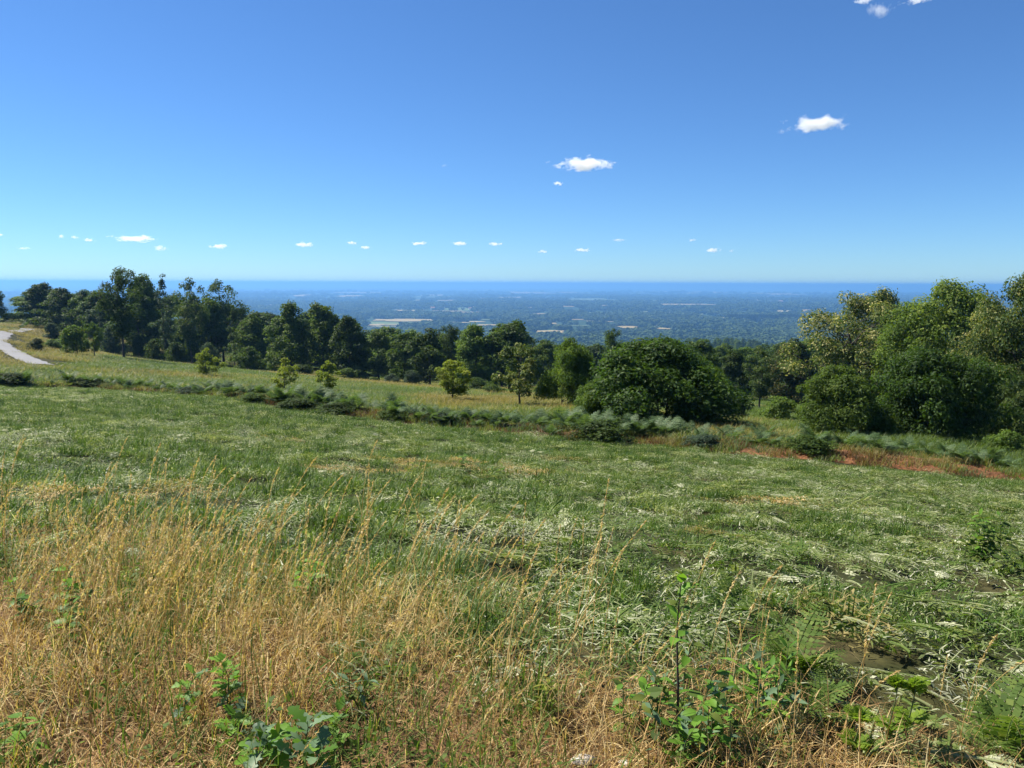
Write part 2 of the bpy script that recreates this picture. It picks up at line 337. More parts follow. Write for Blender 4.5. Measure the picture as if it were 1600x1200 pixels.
# ------------------------------------------------------------------ tree prototypes
def branch(p0, p1, r0, r1, sag, n=7, k=5, g=None, wob=.06):
    t = np.linspace(0, 1, n)[:, None]; p0 = np.asarray(p0); p1 = np.asarray(p1)
    L_ = np.linalg.norm(p1 - p0)
    P = p0 + (p1 - p0) * t + np.array([0, 0, 1.]) * (sag * L_ * np.sin(t * math.pi)) + g.normal(size=(n, 3)) * wob * L_ * np.sin(t * math.pi)
    return tube(P, (r0 + (r1 - r0) * t[:, 0] ** .8), k)
def make_tree(seed, H=12., Wd=7., base=.2, clumps=34, leaves=5000, leaf=.32, trunk=.16, shape='round', flat=.92, hole=.25, bloom=0., csize=.2, stems=1, limbs=16, aspect=.55):
    """returns (trunk mesh, crown mesh), standing on z=0, height H, crown width Wd"""
    g = np.random.default_rng(seed)
    zb = H * base; ch = H - zb
    lob = g.uniform(0, 6.28, 4); la = g.uniform(.08, .24, 4)
    def env(t, a):
        if shape == 'round': r = np.sqrt(np.clip(1 - (2 * t - 1) ** 2, 0, 1)) ** .8
        elif shape == 'dome': r = np.sqrt(np.clip(1 - t ** 2.2, 0, 1)) * (.85 + .15 * np.clip(t * 6, 0, 1))
        elif shape == 'top': r = np.clip(np.sin(np.clip(t, 0, 1) ** 1.5 * math.pi * .93 + .08), 0, 1) ** .6
        else: r = np.clip(np.sin(np.clip(t, 0, 1) ** .75 * math.pi * .96 + .1), 0, 1) ** .75
        f = 1 + sum(la[k] * np.sin((k + 1) * a + lob[k] + 3 * t) for k in range(4))
        return r * f * Wd / 2
    # clump centres: mostly in the outer shell
    n = clumps; tt = g.uniform(.04, .97, n) ** (.72 if shape == 'dome' else .9); aa = (np.arange(n) * 2.39996 + g.normal(size=n) * .35)
    rad = np.sqrt(g.uniform(hole, .95, n)) * env(tt, aa)
    cs = Wd * csize * g.uniform(.65, 1.25, n) * (.75 + .25 * (1 - tt))
    rad = np.maximum(rad - cs * .3, 0)
    Cc = np.stack([np.cos(aa) * rad, np.sin(aa) * rad, zb + ch * tt * .93], -1)
    Cc = np.concatenate([Cc, [[g.normal() * .05 * Wd, g.normal() * .05 * Wd, H - Wd * csize * .55]]]); cs = np.append(cs, Wd * csize * .7); n += 1
    wgt = cs ** 2; wgt = wgt / wgt.sum(); cnt = np.maximum((wgt * leaves).astype(int), 8)
    ids = np.repeat(np.arange(n), cnt); M = len(ids)
    d = rand_dir(M, g); d[:, 2] = np.where(d[:, 2] < -.55, -d[:, 2] * g.uniform(0, 1, M), d[:, 2]); d = unit(d)
    bump = 1 + .28 * np.sin(d[:, 0] * 5 + ids) * np.sin(d[:, 1] * 5 + ids * 2.1) * np.cos(d[:, 2] * 4 + ids * .7)
    rr_ = cs[ids] * bump * (1 - np.abs(g.normal(size=M)) * .28)
    P = Cc[ids] + d * rr_[:, None] * np.array([1, 1, flat])
    P[:, 2] = np.maximum(P[:, 2], .03 + .1 * g.uniform(size=M))
    Nn = unit(d * .75 + rand_dir(M, g) * .7 + np.array([0, 0, .35]))
    D = rand_dir(M, g) * .8 + d * .5 - np.array([0, 0, .45])
    sz = leaf * g.uniform(.6, 1.35, M)
    V, F = leaf_quads(P, Nn, D, sz, sz * aspect)
    top = np.clip((d[:, 2] * .5 + .5), 0, 1); out = np.clip((P[:, 2] - zb) / ch, 0, 1)
    tint = .45 + g.normal(size=M) * .14 + g.normal(size=n)[ids] * .08
    if bloom > 0:
        pick = g.uniform(size=M) < bloom * np.clip(g.normal(.8, .4, n)[ids], 0.05, 1.5)
        tint = np.where(pick, g.uniform(.78, 1, M), np.clip(tint, 0, .62))
    crown = mesh_np('crown', V, F, 'leaf_mid', np.clip(tint, 0, 1))
    # trunk and limbs
    A = Acc()
    for s in range(stems):
        off = np.array([0, 0, 0.]) if stems == 1 else np.append(g.normal(size=2) * .15 * Wd * .3, 0)
        lean = g.normal(size=2) * .025 * H
        zt = np.linspace(-.25, zb + ch * .8, 10); u = np.clip(zt / (zb + ch * .8), 0, 1)
        path = np.stack([off[0] + lean[0] * u ** 1.5 + g.normal(size=10) * .012 * H * u, off[1] + lean[1] * u ** 1.5 + g.normal(size=10) * .012 * H * u, zt], -1)
        rd = trunk * (1 - .82 * u) * (1 + .5 * np.exp(-zt.clip(0) / (trunk * 2.5))) / math.sqrt(stems)
        A.add(*tube(path, rd, 8))
        for q in g.permutation(n)[:max(4, limbs // stems)]:
            c = Cc[q]; zs = np.clip(c[2] - np.hypot(c[0], c[1]) * g.uniform(.5, .9), max(.12 * H, zb * .7), zb + ch * .75)
            p0 = np.array([np.interp(zs, zt, path[:, 0]), np.interp(zs, zt, path[:, 1]), zs]); r0 = np.interp(zs, zt, rd) * .6
            A.add(*branch(p0, c, r0, r0 * .25, -.08, g=g))
            for _ in range(2):
                e = c + rand_dir(1, g)[0] * cs[q] * .85; e[2] = max(e[2], .2)
                A.add(*branch(p0 + (c - p0) * .75, e, r0 * .38, r0 * .12, -.03, 4, 4, g=g))
    tm = A.mesh('trunk', 'bark', True)
    return tm, crown

PROTO = {}
def protos(kind, n, seed, **kw): PROTO[kind] = [(make_tree(seed + q, **kw), kw.get('H', 12.), kw.get('Wd', 7.)) for q in range(n)]
protos('forest', 6, 100, H=12., Wd=7., base=.0, clumps=70, leaves=11000, leaf=.36, shape='dome', csize=.17)
protos('tall', 4, 200, H=14., Wd=7., base=.2, clumps=60, leaves=9000, leaf=.32, shape='top', csize=.18, hole=.05, trunk=.2, limbs=22)
protos('thin', 2, 230, H=14., Wd=3.6, base=.12, clumps=38, leaves=3000, leaf=.28, shape='oval', csize=.2, hole=.0, trunk=.13, limbs=18)
protos('chestnut', 4, 300, H=11., Wd=9., base=.02, clumps=130, leaves=34000, leaf=.24, shape='dome', csize=.15, bloom=.3, trunk=.3, limbs=30, aspect=.42)
protos('openchestnut', 1, 320, H=11., Wd=9., base=.15, clumps=80, leaves=22000, leaf=.23, shape='round', csize=.125, bloom=.3, trunk=.26, limbs=40, aspect=.42, hole=.3)
protos('bush', 5, 400, H=4.5, Wd=6.5, base=.0, clumps=130, leaves=38000, leaf=.18, shape='dome', csize=.13, trunk=.1, stems=4, limbs=24, aspect=.45)
protos('smalltree', 3, 500, H=3.6, Wd=2.6, base=.16, clumps=44, leaves=5600, leaf=.15, shape='round', csize=.145, hole=.1, trunk=.06, limbs=18, aspect=.45)
protos('sapling', 3, 540, H=2.5, Wd=2., base=.06, clumps=34, leaves=2400, leaf=.15, shape='oval', csize=.15, hole=.05, trunk=.035, limbs=16, aspect=.45)
protos('shrub', 4, 580, H=2., Wd=2.2, base=.0, clumps=50, leaves=5000, leaf=.14, shape='dome', csize=.22, trunk=.04, stems=3, limbs=9)

_use = {}
def place_tree(name, kind, px, py_top, Y, wpx, label, mat=None, py_base=None, group=None, cat='tree', var=None, rot=None):
    """px centre; Y forward distance on the ground; crown top and width from the photograph at that distance"""
    if py_base is not None:
        b = hit(px, py_base); Y = b[1]
    else: b = at(px, Y)
    b = b.copy(); b[2] = gzb(b[0], b[1])
    ztop = EYE + ray(px, py_top)[2] * Y
    Hh = max(ztop - b[2], .4); Ww = wpx / FPX * Y * (1.15 if kind == 'forest' else 1)
    k = _use.get(kind, 0) if var is None else var; _use[kind] = k + 1
    (tm, cm), H0, W0 = PROTO[kind][k % len(PROTO[kind])]
    e = link(name, None, loc=b - np.array([0, 0, .03]), rot=(0, 0, random.uniform(0, 6.28) if rot is None else rot))
    e.empty_display_size = .3
    tag(e, label, cat, group)
    s = (Ww / W0, Ww / W0, Hh / H0)
    tr = link('trunk', tm, e, scale=s); cr = link('crown', cm, e, scale=s)
    if mat:
        cr.material_slots[0].link = 'OBJECT'; cr.material_slots[0].material = MATS[mat]
    return e

T = place_tree
# --- left: trees by the lane and the front of the wood
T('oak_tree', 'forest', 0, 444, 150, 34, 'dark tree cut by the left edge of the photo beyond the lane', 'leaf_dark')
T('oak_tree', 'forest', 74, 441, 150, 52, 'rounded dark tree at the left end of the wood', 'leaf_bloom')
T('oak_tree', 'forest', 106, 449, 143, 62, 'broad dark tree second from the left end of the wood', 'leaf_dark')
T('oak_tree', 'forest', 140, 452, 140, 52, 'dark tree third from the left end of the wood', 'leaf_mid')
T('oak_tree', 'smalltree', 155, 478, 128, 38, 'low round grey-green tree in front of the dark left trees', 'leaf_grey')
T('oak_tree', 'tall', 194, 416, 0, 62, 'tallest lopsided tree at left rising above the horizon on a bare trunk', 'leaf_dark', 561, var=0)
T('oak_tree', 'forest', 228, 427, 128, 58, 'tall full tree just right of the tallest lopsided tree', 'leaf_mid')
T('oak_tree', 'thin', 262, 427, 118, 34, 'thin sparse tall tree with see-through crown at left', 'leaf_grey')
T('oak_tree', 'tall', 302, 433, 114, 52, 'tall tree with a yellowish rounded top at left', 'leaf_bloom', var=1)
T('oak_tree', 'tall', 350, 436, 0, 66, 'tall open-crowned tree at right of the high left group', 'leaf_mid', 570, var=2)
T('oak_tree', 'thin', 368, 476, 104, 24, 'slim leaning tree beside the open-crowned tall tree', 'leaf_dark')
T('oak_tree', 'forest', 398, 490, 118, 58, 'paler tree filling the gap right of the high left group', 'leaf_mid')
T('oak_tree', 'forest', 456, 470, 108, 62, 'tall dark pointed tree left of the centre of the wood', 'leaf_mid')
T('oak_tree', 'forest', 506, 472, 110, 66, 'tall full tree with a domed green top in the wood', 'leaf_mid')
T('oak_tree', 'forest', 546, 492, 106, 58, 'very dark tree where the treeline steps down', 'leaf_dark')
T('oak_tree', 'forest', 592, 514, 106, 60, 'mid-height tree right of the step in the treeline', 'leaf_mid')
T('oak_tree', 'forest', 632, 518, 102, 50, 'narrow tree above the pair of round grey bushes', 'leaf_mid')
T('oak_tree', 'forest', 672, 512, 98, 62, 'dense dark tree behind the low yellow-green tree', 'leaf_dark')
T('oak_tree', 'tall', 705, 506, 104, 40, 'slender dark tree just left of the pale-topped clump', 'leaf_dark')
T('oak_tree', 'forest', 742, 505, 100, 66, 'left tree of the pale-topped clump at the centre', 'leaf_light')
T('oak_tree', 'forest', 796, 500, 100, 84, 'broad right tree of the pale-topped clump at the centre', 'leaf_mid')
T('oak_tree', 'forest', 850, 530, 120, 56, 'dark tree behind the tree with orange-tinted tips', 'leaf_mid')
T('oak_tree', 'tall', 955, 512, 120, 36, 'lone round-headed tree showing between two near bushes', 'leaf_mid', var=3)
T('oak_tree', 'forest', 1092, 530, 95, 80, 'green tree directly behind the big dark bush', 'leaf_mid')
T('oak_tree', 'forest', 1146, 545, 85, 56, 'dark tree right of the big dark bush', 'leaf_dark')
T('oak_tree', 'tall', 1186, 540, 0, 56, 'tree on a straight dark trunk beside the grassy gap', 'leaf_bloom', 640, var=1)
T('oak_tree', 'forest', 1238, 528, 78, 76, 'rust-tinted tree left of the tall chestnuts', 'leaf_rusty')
# --- right: tall flowering chestnuts
T('chestnut_tree', 'openchestnut', 1328, 455, 60, 165, 'leftmost tall chestnut with limbs showing through its crown', 'leaf_bloom')
T('chestnut_tree', 'chestnut', 1372, 449, 63, 130, 'chestnut with a smooth domed top behind the leftmost one', 'leaf_bloom')
T('chestnut_tree', 'chestnut', 1425, 468, 55, 150, 'chestnut between the domed one and the tallest green one', 'leaf_light')
T('chestnut_tree', 'chestnut', 1478, 434, 54, 185, 'tallest green chestnut of the right-hand group', 'leaf_light')
T('chestnut_tree', 'chestnut', 1545, 468, 47, 130, 'shaded chestnut left of the golden one', 'leaf_bloom')
T('chestnut_tree', 'chestnut', 1600, 418, 42, 170, 'golden flowering chestnut cut by the right edge of the photo', 'leaf_bloom')
# --- near bushes and small trees below the bank
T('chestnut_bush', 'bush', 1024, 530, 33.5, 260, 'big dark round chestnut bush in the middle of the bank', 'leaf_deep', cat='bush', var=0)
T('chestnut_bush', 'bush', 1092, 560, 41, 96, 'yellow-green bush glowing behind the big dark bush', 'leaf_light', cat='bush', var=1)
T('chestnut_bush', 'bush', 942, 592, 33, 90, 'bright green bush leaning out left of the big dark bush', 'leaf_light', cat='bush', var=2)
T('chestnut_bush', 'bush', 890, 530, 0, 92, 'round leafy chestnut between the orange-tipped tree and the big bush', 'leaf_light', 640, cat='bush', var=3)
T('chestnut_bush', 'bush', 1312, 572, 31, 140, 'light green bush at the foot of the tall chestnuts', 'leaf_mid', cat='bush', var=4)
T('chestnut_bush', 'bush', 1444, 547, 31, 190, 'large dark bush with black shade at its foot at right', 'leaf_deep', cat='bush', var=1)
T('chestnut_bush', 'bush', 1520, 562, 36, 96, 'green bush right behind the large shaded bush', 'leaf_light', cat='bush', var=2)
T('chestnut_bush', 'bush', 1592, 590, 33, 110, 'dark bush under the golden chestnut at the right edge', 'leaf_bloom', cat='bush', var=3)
T('shrub', 'shrub', 1582, 672, 27, 56, 'small pale green shrub on grass at the right edge', 'leaf_light', cat='shrub')
T('shrub', 'shrub', 1222, 620, 40, 60, 'low green shrub at the right of the grassy gap', 'leaf_light', cat='shrub')
T('shrub', 'shrub', 1150, 612, 52, 46, 'grey-green shrub under the tree with a straight trunk', 'leaf_grey', cat='shrub')
T('small_chestnut', 'smalltree', 812, 534, 0, 74, 'small tree with orange-tinted tips standing alone before the wood', 'leaf_bloom', 638, var=0)
T('small_chestnut', 'smalltree', 707, 561, 0, 66, 'low spreading yellow-green tree on a thin trunk in dry grass', 'leaf_sapling', 630, var=1)
T('young_chestnut', 'sapling', 445, 558, 0, 44, 'bright yellow-green sapling, left of the two standing side by side', 'leaf_sapling', 611)
T('young_chestnut', 'sapling', 515, 563, 0, 44, 'bright yellow-green sapling, right of the two standing side by side', 'leaf_sapling', 614)
T('young_chestnut', 'sapling', 322, 543, 0, 40, 'pale yellowish sapling at left below the open-crowned tall tree', 'leaf_sapling', 589)
T('shrub', 'shrub', 390, 542, 0, 40, 'round dark green bush left of the smaller one by the wood', 'leaf_mid', 580, cat='bush')
T('shrub', 'shrub', 418, 553, 0, 24, 'smaller round bush beside the dark green one by the wood', 'leaf_light', 579, cat='bush')
T('shrub', 'shrub', 118, 509, 0, 46, 'bush half dark and half bright green near the lane', 'leaf_light', 555, cat='bush')
T('young_tree', 'smalltree', 148, 502, 0, 28, 'little round-headed tree on thin stems near the lane', 'leaf_light', 559, var=2)
T('shrub', 'shrub', 82, 505, 0, 28, 'grey-green shrub at the bend of the lane', 'leaf_grey', 532, cat='shrub')
T('shrub', 'shrub', 84, 530, 0, 32, 'low bright green shrub below the grey one by the lane', 'leaf_light', 546, cat='shrub')
T('shrub', 'shrub', 58, 528, 0, 24, 'brownish dark shrub beside the lane', 'leaf_rusty', 549, cat='shrub')
T('shrub', 'shrub', 216, 524, 0, 20, 'narrow upright dark bush right of the tallest tree trunk', 'leaf_dark', 560, cat='bush')
T('shrub', 'shrub', 180, 508, 118, 36, 'rounded bush left of the tallest tree trunk', 'leaf_grey', cat='bush')
T('shrub', 'shrub', 612, 584, 97, 28, 'left of the pair of round grey bushes under the wood', 'leaf_grey', cat='bush')
T('shrub', 'shrub', 642, 578, 95, 28, 'right of the pair of round grey bushes under the wood', 'leaf_grey', cat='bush')
T('shrub', 'shrub', 585, 590, 98, 22, 'small dark bush at the foot of the darkest tree', 'leaf_dark', cat='bush')
for px, pt, Y, wp, lb in [(245, 530, 108, 30, 'grey bush under the thin sparse tall tree'), (278, 535, 104, 34, 'leafy bush under the yellowish-topped tall tree'), (330, 535, 100, 30, 'bush behind the pale yellowish sapling'),
                      (475, 570, 100, 34, 'dark bush behind and between the two bright saplings'), (545, 575, 98, 32, 'dark bush right of the two bright saplings'), (745, 590, 80, 40, 'green bush right of the low spreading tree'),
                      (768, 600, 70, 36, 'low green scrub left of the orange-tipped tree'), (850, 590, 60, 30, 'bush between the orange-tipped tree and the round chestnut')]:
    T('shrub', 'shrub', px, pt, Y, wp, lb, random.choice(['leaf_mid', 'leaf_dark', 'leaf_grey']), cat='bush')
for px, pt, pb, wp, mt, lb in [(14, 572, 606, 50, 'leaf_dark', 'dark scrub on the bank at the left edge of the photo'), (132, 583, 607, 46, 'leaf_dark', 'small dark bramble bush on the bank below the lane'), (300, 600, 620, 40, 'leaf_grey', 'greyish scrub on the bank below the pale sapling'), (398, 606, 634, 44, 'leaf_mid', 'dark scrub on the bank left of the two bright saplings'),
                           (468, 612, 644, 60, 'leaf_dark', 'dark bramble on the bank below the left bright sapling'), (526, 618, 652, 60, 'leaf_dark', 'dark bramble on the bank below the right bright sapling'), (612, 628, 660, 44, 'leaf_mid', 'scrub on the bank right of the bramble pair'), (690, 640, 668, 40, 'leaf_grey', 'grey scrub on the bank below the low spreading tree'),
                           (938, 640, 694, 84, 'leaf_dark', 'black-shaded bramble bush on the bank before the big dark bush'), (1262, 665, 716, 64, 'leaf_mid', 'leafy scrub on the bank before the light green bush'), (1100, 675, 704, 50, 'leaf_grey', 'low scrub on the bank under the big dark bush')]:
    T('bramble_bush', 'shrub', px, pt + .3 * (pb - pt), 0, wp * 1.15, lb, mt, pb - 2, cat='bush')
# --- the wood behind the front row: same-looking trees
FRONT = [(o_['label'], o_) for o_ in C.objects if o_.name.startswith(('oak_tree', 'chestnut_tree', 'chestnut_bush')) and 'label' in o_]
FRONT = [(l_, o_.location.x / o_.location.y) for l_, o_ in FRONT]
def behind(px):
    t_ = ray(px, 500)[0]; return min(FRONT, key=lambda q: abs(q[1] - t_))[0]
g2 = np.random.default_rng(77)
for k in range(46):
    px = 60 + k * 27.5 + g2.normal() * 8; Y = g2.uniform(125, 175)
    pt = np.interp(px, [60, 150, 240, 340, 400, 520, 600, 700, 800, 900, 1000, 1100, 1300], [450, 448, 448, 460, 484, 486, 508, 510, 506, 528, 530, 530, 525]) + g2.uniform(0, 14)
    T('woodland_tree', 'forest', px, pt, Y, g2.uniform(60, 84), ('woodland tree behind the ' if len(behind(px).split()) < 13 else 'tree behind the ') + behind(px), g2.choice(['leaf_dark', 'leaf_mid', 'leaf_mid', 'leaf_light']), group='trees in the second row of the wood')
for k in range(110):
    px = g2.uniform(380, 1330) if k < 60 else g2.uniform(900, 1300); Y = g2.uniform(190, 430)
    b = at(px, Y); Hh = g2.uniform(8, 14); pt_ = Hh + b[2] - EYE
    T('woodland_tree', 'forest', px, 600 - FPX * math.tan(math.atan2(pt_, Y) + PITCH), Y, g2.uniform(8, 12) / Y * FPX, 'slope treetop far beyond the ' + behind(px), g2.choice(['leaf_mid', 'leaf_light', 'leaf_mid', 'leaf_light']), group='trees on the slope below the wood')

# ------------------------------------------------------------------ scattering of uncountable things with geometry nodes
_gn = {}
def scatter(name, P, rot, scl, idx, protos_, label, cat=None):
    me = bpy.data.meshes.new(name); me.vertices.add(len(P)); me.vertices.foreach_set('co', np.asarray(P, np.float32).ravel())
    for nm, ty, key, arr in [('rot', 'FLOAT_VECTOR', 'vector', rot), ('scl', 'FLOAT_VECTOR', 'vector', scl), ('idx', 'INT', 'value', idx)]:
        a = me.attributes.new(nm, ty, 'POINT'); a.data.foreach_set(key, np.asarray(arr, np.int32 if ty == 'INT' else np.float32).ravel())
    col = bpy.data.collections.new(name + '_pieces')
    for q, pm in enumerate(protos_): col.objects.link(bpy.data.objects.new('%s_piece_%02d' % (name, q), pm))
    o = link(name, me)
    ng = bpy.data.node_groups.new(name, 'GeometryNodeTree')
    ng.interface.new_socket('Geometry', in_out='INPUT', socket_type='NodeSocketGeometry'); ng.interface.new_socket('Geometry', in_out='OUTPUT', socket_type='NodeSocketGeometry')
    n_ = ng.nodes; l_ = ng.links
    gi = n_.new('NodeGroupInput'); go = n_.new('NodeGroupOutput'); ip = n_.new('GeometryNodeInstanceOnPoints')
    ci = n_.new('GeometryNodeCollectionInfo'); ci.inputs['Collection'].default_value = col; ci.inputs['Separate Children'].default_value = True; ci.inputs['Reset Children'].default_value = True
    def na_(nm, ty):
        q = n_.new('GeometryNodeInputNamedAttribute'); q.data_type = ty; q.inputs['Name'].default_value = nm; return q.outputs['Attribute']
    er = n_.new('FunctionNodeEulerToRotation'); l_.new(na_('rot', 'FLOAT_VECTOR'), er.inputs[0])
    l_.new(gi.outputs[0], ip.inputs['Points']); l_.new(ci.outputs[0], ip.inputs['Instance']); ip.inputs['Pick Instance'].default_value = True
    l_.new(na_('idx', 'INT'), ip.inputs['Instance Index']); l_.new(er.outputs[0], ip.inputs['Rotation']); l_.new(na_('scl', 'FLOAT_VECTOR'), ip.inputs['Scale'])
    l_.new(ip.outputs[0], go.inputs[0])
    md = o.modifiers.new('scatter', 'NODES'); md.node_group = ng
    return tag(o, label, cat, None, 'stuff')
def slope_rot(x, y, yaw, e=.4):
    """euler that lays z along the ground normal, with a yaw"""
    dx = (height(x + e, y) - height(x - e, y)) / (2 * e); dy = (height(x, y + e) - height(x, y - e)) / (2 * e)
    c, s = np.cos(yaw), np.sin(yaw)
    gx_ = dx * c + dy * s; gy_ = -dx * s + dy * c           # slope in the yawed frame
    return np.stack([np.arctan(gy_), -np.arctan(gx_), yaw], -1)

# wood on the far slope, and the trees of the plain
slope_trees = [PROTO['forest'][q][0][1] for q in range(4)]
for q in range(4):
    c_ = slope_trees[q].copy(); c_.materials.clear(); c_.materials.append(MATS[['leaf_mid', 'leaf_light', 'leaf_light', 'leaf_mid'][q]]); slope_trees[q] = c_
n = 3800; A_ = rng.uniform(R(-44), R(44), n); r_ = np.sqrt(rng.uniform(400 ** 2, 1500 ** 2, n)); x, y = np.sin(A_) * r_, np.cos(A_) * r_
sc_ = rng.uniform(.75, 1.15, n)[:, None] * np.array([1.25, 1.25, 1.0])
scatter('far_wood', np.column_stack([x, y, height(x, y) - .3]), np.column_stack([0 * x, 0 * x, rng.uniform(0, 6.28, n)]), sc_, rng.integers(0, 4, n), slope_trees, 'mass of treetops on the lower slope beyond the wood', 'wood')
def blob_tree(seed, lumps=9):
    g = np.random.default_rng(seed); A = Acc()
    for q in range(lumps):
        c = g.normal(size=3) * np.array([.3, .3, .2]) + [0, 0, .55]; nn = 26
        d = rand_dir(nn, g); P = c + d * .33 * g.uniform(.7, 1.1, (nn, 1)) * [1, 1, .9]
        V, F = leaf_quads(P, unit(d + rand_dir(nn, g) * .4 + [0, 0, .4]), rand_dir(nn, g), .34, .26)
        A.add(V, F, np.clip(.45 + g.normal(size=nn) * .2, 0, 1))
    V, F = tube([[0, 0, -.1], [0, 0, .4]], [.05, .04], 4); A.add(V, F, .1)
    return A.mesh('far_tree', 'far_leaf')
blobs = [blob_tree(900 + q) for q in range(5)]
FIELDS = []      # (centre, along x half, along y half) open fields seen on the plain
for px, py, hw, hd in [(858, 519, 26, 60), (905, 521, 12, 40), (640, 501, 40, 70), (745, 489, 22, 40), (700, 487, 30, 40), (640, 486, 26, 40), (1140, 498, 46, 60), (975, 512, 24, 50), (1030, 514, 20, 40), (920, 469, 46, 150), (1060, 476, 60, 60), (1010, 470, 30, 60),
                       (770, 500, 20, 40), (545, 463, 16, 60), (560, 458, 40, 90), (830, 458, 40, 120), (1110, 457, 20, 100), (1210, 460, 40, 90), (610, 508, 20, 40), (700, 470, 18, 50), (1260, 486, 20, 40), (1180, 470, 40, 60), (480, 462, 20, 60), (900, 500, 14, 30), (1085, 492, 16, 30), (1000, 488, 14, 30), (890, 458, 26, 90), (680, 462, 20, 70)] + [(gq.uniform(420, 1330), gq.uniform(450, 512), gq.uniform(6, 30), gq.uniform(15, 45)) for gq in [np.random.default_rng(q + 500) for q in range(46)]]:
    c = hit(px, py); FIELDS.append((c[0], c[1], hw * .85 / FPX * c[1], hd * c[1] / 2500 * 1.1, c[2]))
def in_field(x, y, grow=0):
    r = np.zeros(len(x), bool)
    for fx, fy, a_, b_, _ in FIELDS: r |= ((np.abs(x - fx) < a_ + grow) & (y < fy + b_) & (y > fy - b_ - .085 * fy))
    return r
m, ns, L = nodes('stubble')
geo = N(ns, 'ShaderNodeNewGeometry'); oi = N(ns, 'ShaderNodeObjectInfo'); n1 = noise(.02)
r1 = ramp(ns, [(0, (.30, .22, .07)), (.3, (.13, .16, .045)), (.5, (.25, .19, .06)), (.62, (.10, .14, .04)), (.82, (.33, .25, .09))]); r1.color_ramp.interpolation = 'CONSTANT'; L.new(oi.outputs['Random'], r1.inputs[0])
r2 = ramp(ns, [(.3, (.75, .75, .75)), (.7, (1, 1, 1))]); L.new(n1.outputs[0], r2.inputs[0])
mm = N(ns, 'ShaderNodeMixRGB', blend_type='MULTIPLY'); mm.inputs[0].default_value = 1; L.new(r1.outputs[0], mm.inputs[1]); L.new(r2.outputs[0], mm.inputs[2])
pb = N(ns, 'ShaderNodeBsdfPrincipled'); pb.inputs['Roughness'].default_value = .95; L.new(mm.outputs[0], pb.inputs['Base Color']); o_ = N(ns, 'ShaderNodeOutputMaterial'); L.new(pb.outputs[0], o_.inputs[0])
for q, (fx, fy, a_, b_, fz) in enumerate(FIELDS):
    nx, ny = 12, 8; g = np.random.default_rng(q)
    u, v = np.meshgrid(np.linspace(-1, 1, nx), np.linspace(-1, 1, ny), indexing='ij')
    X = fx + u * a_ * (1 + .12 * np.sin(v * 3 + q)) + g.normal() * .2 * a_ * v; Yy = fy + v * b_ * (1 + .2 * np.sin(u * 2 + q)) + g.normal() * .15 * b_ * u
    Z = height(X.ravel(), Yy.ravel()) + 1.5 + fy * .0004
    i = np.arange(nx - 1)[:, None] * ny; j = np.arange(ny - 1)[None]
    tag(link('field', mesh_np('field', np.column_stack([X.ravel(), Yy.ravel(), Z]), np.stack([i + j, i + ny + j, i + ny + 1 + j, i + 1 + j], -1).reshape(-1, 4), 'stubble', smooth=True)), 'open field on the wooded plain', None, 'fields on the plain', 'structure')
n = 85000; A_ = rng.uniform(R(-42), R(42), n); r_ = np.exp(rng.uniform(math.log(1500), math.log(16000), n)); x, y = np.sin(A_) * r_, np.cos(A_) * r_
# hedgerow network + woods
cell = 240.; jx = rng.uniform(0, 1, (400, 400, 2))
def vor_edge(x, y):
    cx = np.floor(x / cell).astype(int); cyy = np.floor(y / cell).astype(int); d1 = np.full(len(x), 1e9); d2 = d1.copy()
    for a_ in (-1, 0, 1):
        for b_ in (-1, 0, 1):
            J = jx[(cx + a_) % 400, (cyy + b_) % 400]; d = np.hypot((cx + a_ + J[:, 0]) * cell - x, (cyy + b_ + J[:, 1]) * cell - y)
            nd1 = np.minimum(d1, d); d2 = np.where(d < d1, d1, np.minimum(d2, d)); d1 = nd1
    return d2 - d1
wood = fbm(x / 1100, y / 700, 21, 4)
keep = ((wood > .57) | (vor_edge(x, y) < 20) | (rng.uniform(size=n) < .06)) & ~in_field(x, y, 6) & (rng.uniform(size=n) > (r_ - 6000) / 10000)
x, y, r_ = x[keep], y[keep], r_[keep]; n = len(x)
s_ = rng.uniform(8, 18, n) * (1 + r_ / 12000); 
scatter('plain_trees', np.column_stack([x, y, height(x, y)]), np.column_stack([0 * x, 0 * x, rng.uniform(0, 6.28, n)]), np.column_stack([s_ * 1.25, s_ * 1.25, s_]), rng.integers(0, 5, n), blobs, 'countless trees and hedgerows of the distant wooded plain', 'trees')
def spire(seed):
    g = np.random.default_rng(seed); A = Acc(); nn = 240; t = g.uniform(.05, 1, nn); a_ = g.uniform(0, 6.28, nn); r = (1 - t) * .24 + .02
    P = np.stack([np.cos(a_) * r, np.sin(a_) * r, t], -1); d = np.stack([np.cos(a_), np.sin(a_), -.3 + 0 * t], -1)
    V, F = leaf_quads(P, unit(d * .5 + [0, 0, .8]), d, .16, .1); A.add(V, F, g.uniform(0, 1, nn)); A.add(*tube([[0, 0, -.05], [0, 0, .9]], [.03, .01], 4), 0)
    return A.mesh('spire', 'conifer')
n = 420; px = rng.uniform(1140, 1275, n); c = [hit(p, 503) for p in (1140, 1275)]
x = np.interp(px, [1140, 1275], [c[0][0], c[1][0]]); y = np.interp(px, [1140, 1275], [c[0][1], c[1][1]]) + rng.uniform(0, 90, n); s_ = rng.uniform(22, 31, n)
scatter('conifer_plantation', np.column_stack([x, y, height(x, y)]), np.column_stack([0 * x, 0 * x, rng.uniform(0, 6.28, n)]), np.column_stack([s_, s_, s_]), rng.integers(0, 3, n), [spire(1) , spire(2), spire(3)], 'dark blue-green conifer plantation on the plain left of the chestnuts', 'wood')
leaf_mat('leaf_lime', [(0, G(.12, .22, .02)), (1, G(.30, .38, .05))], .6)
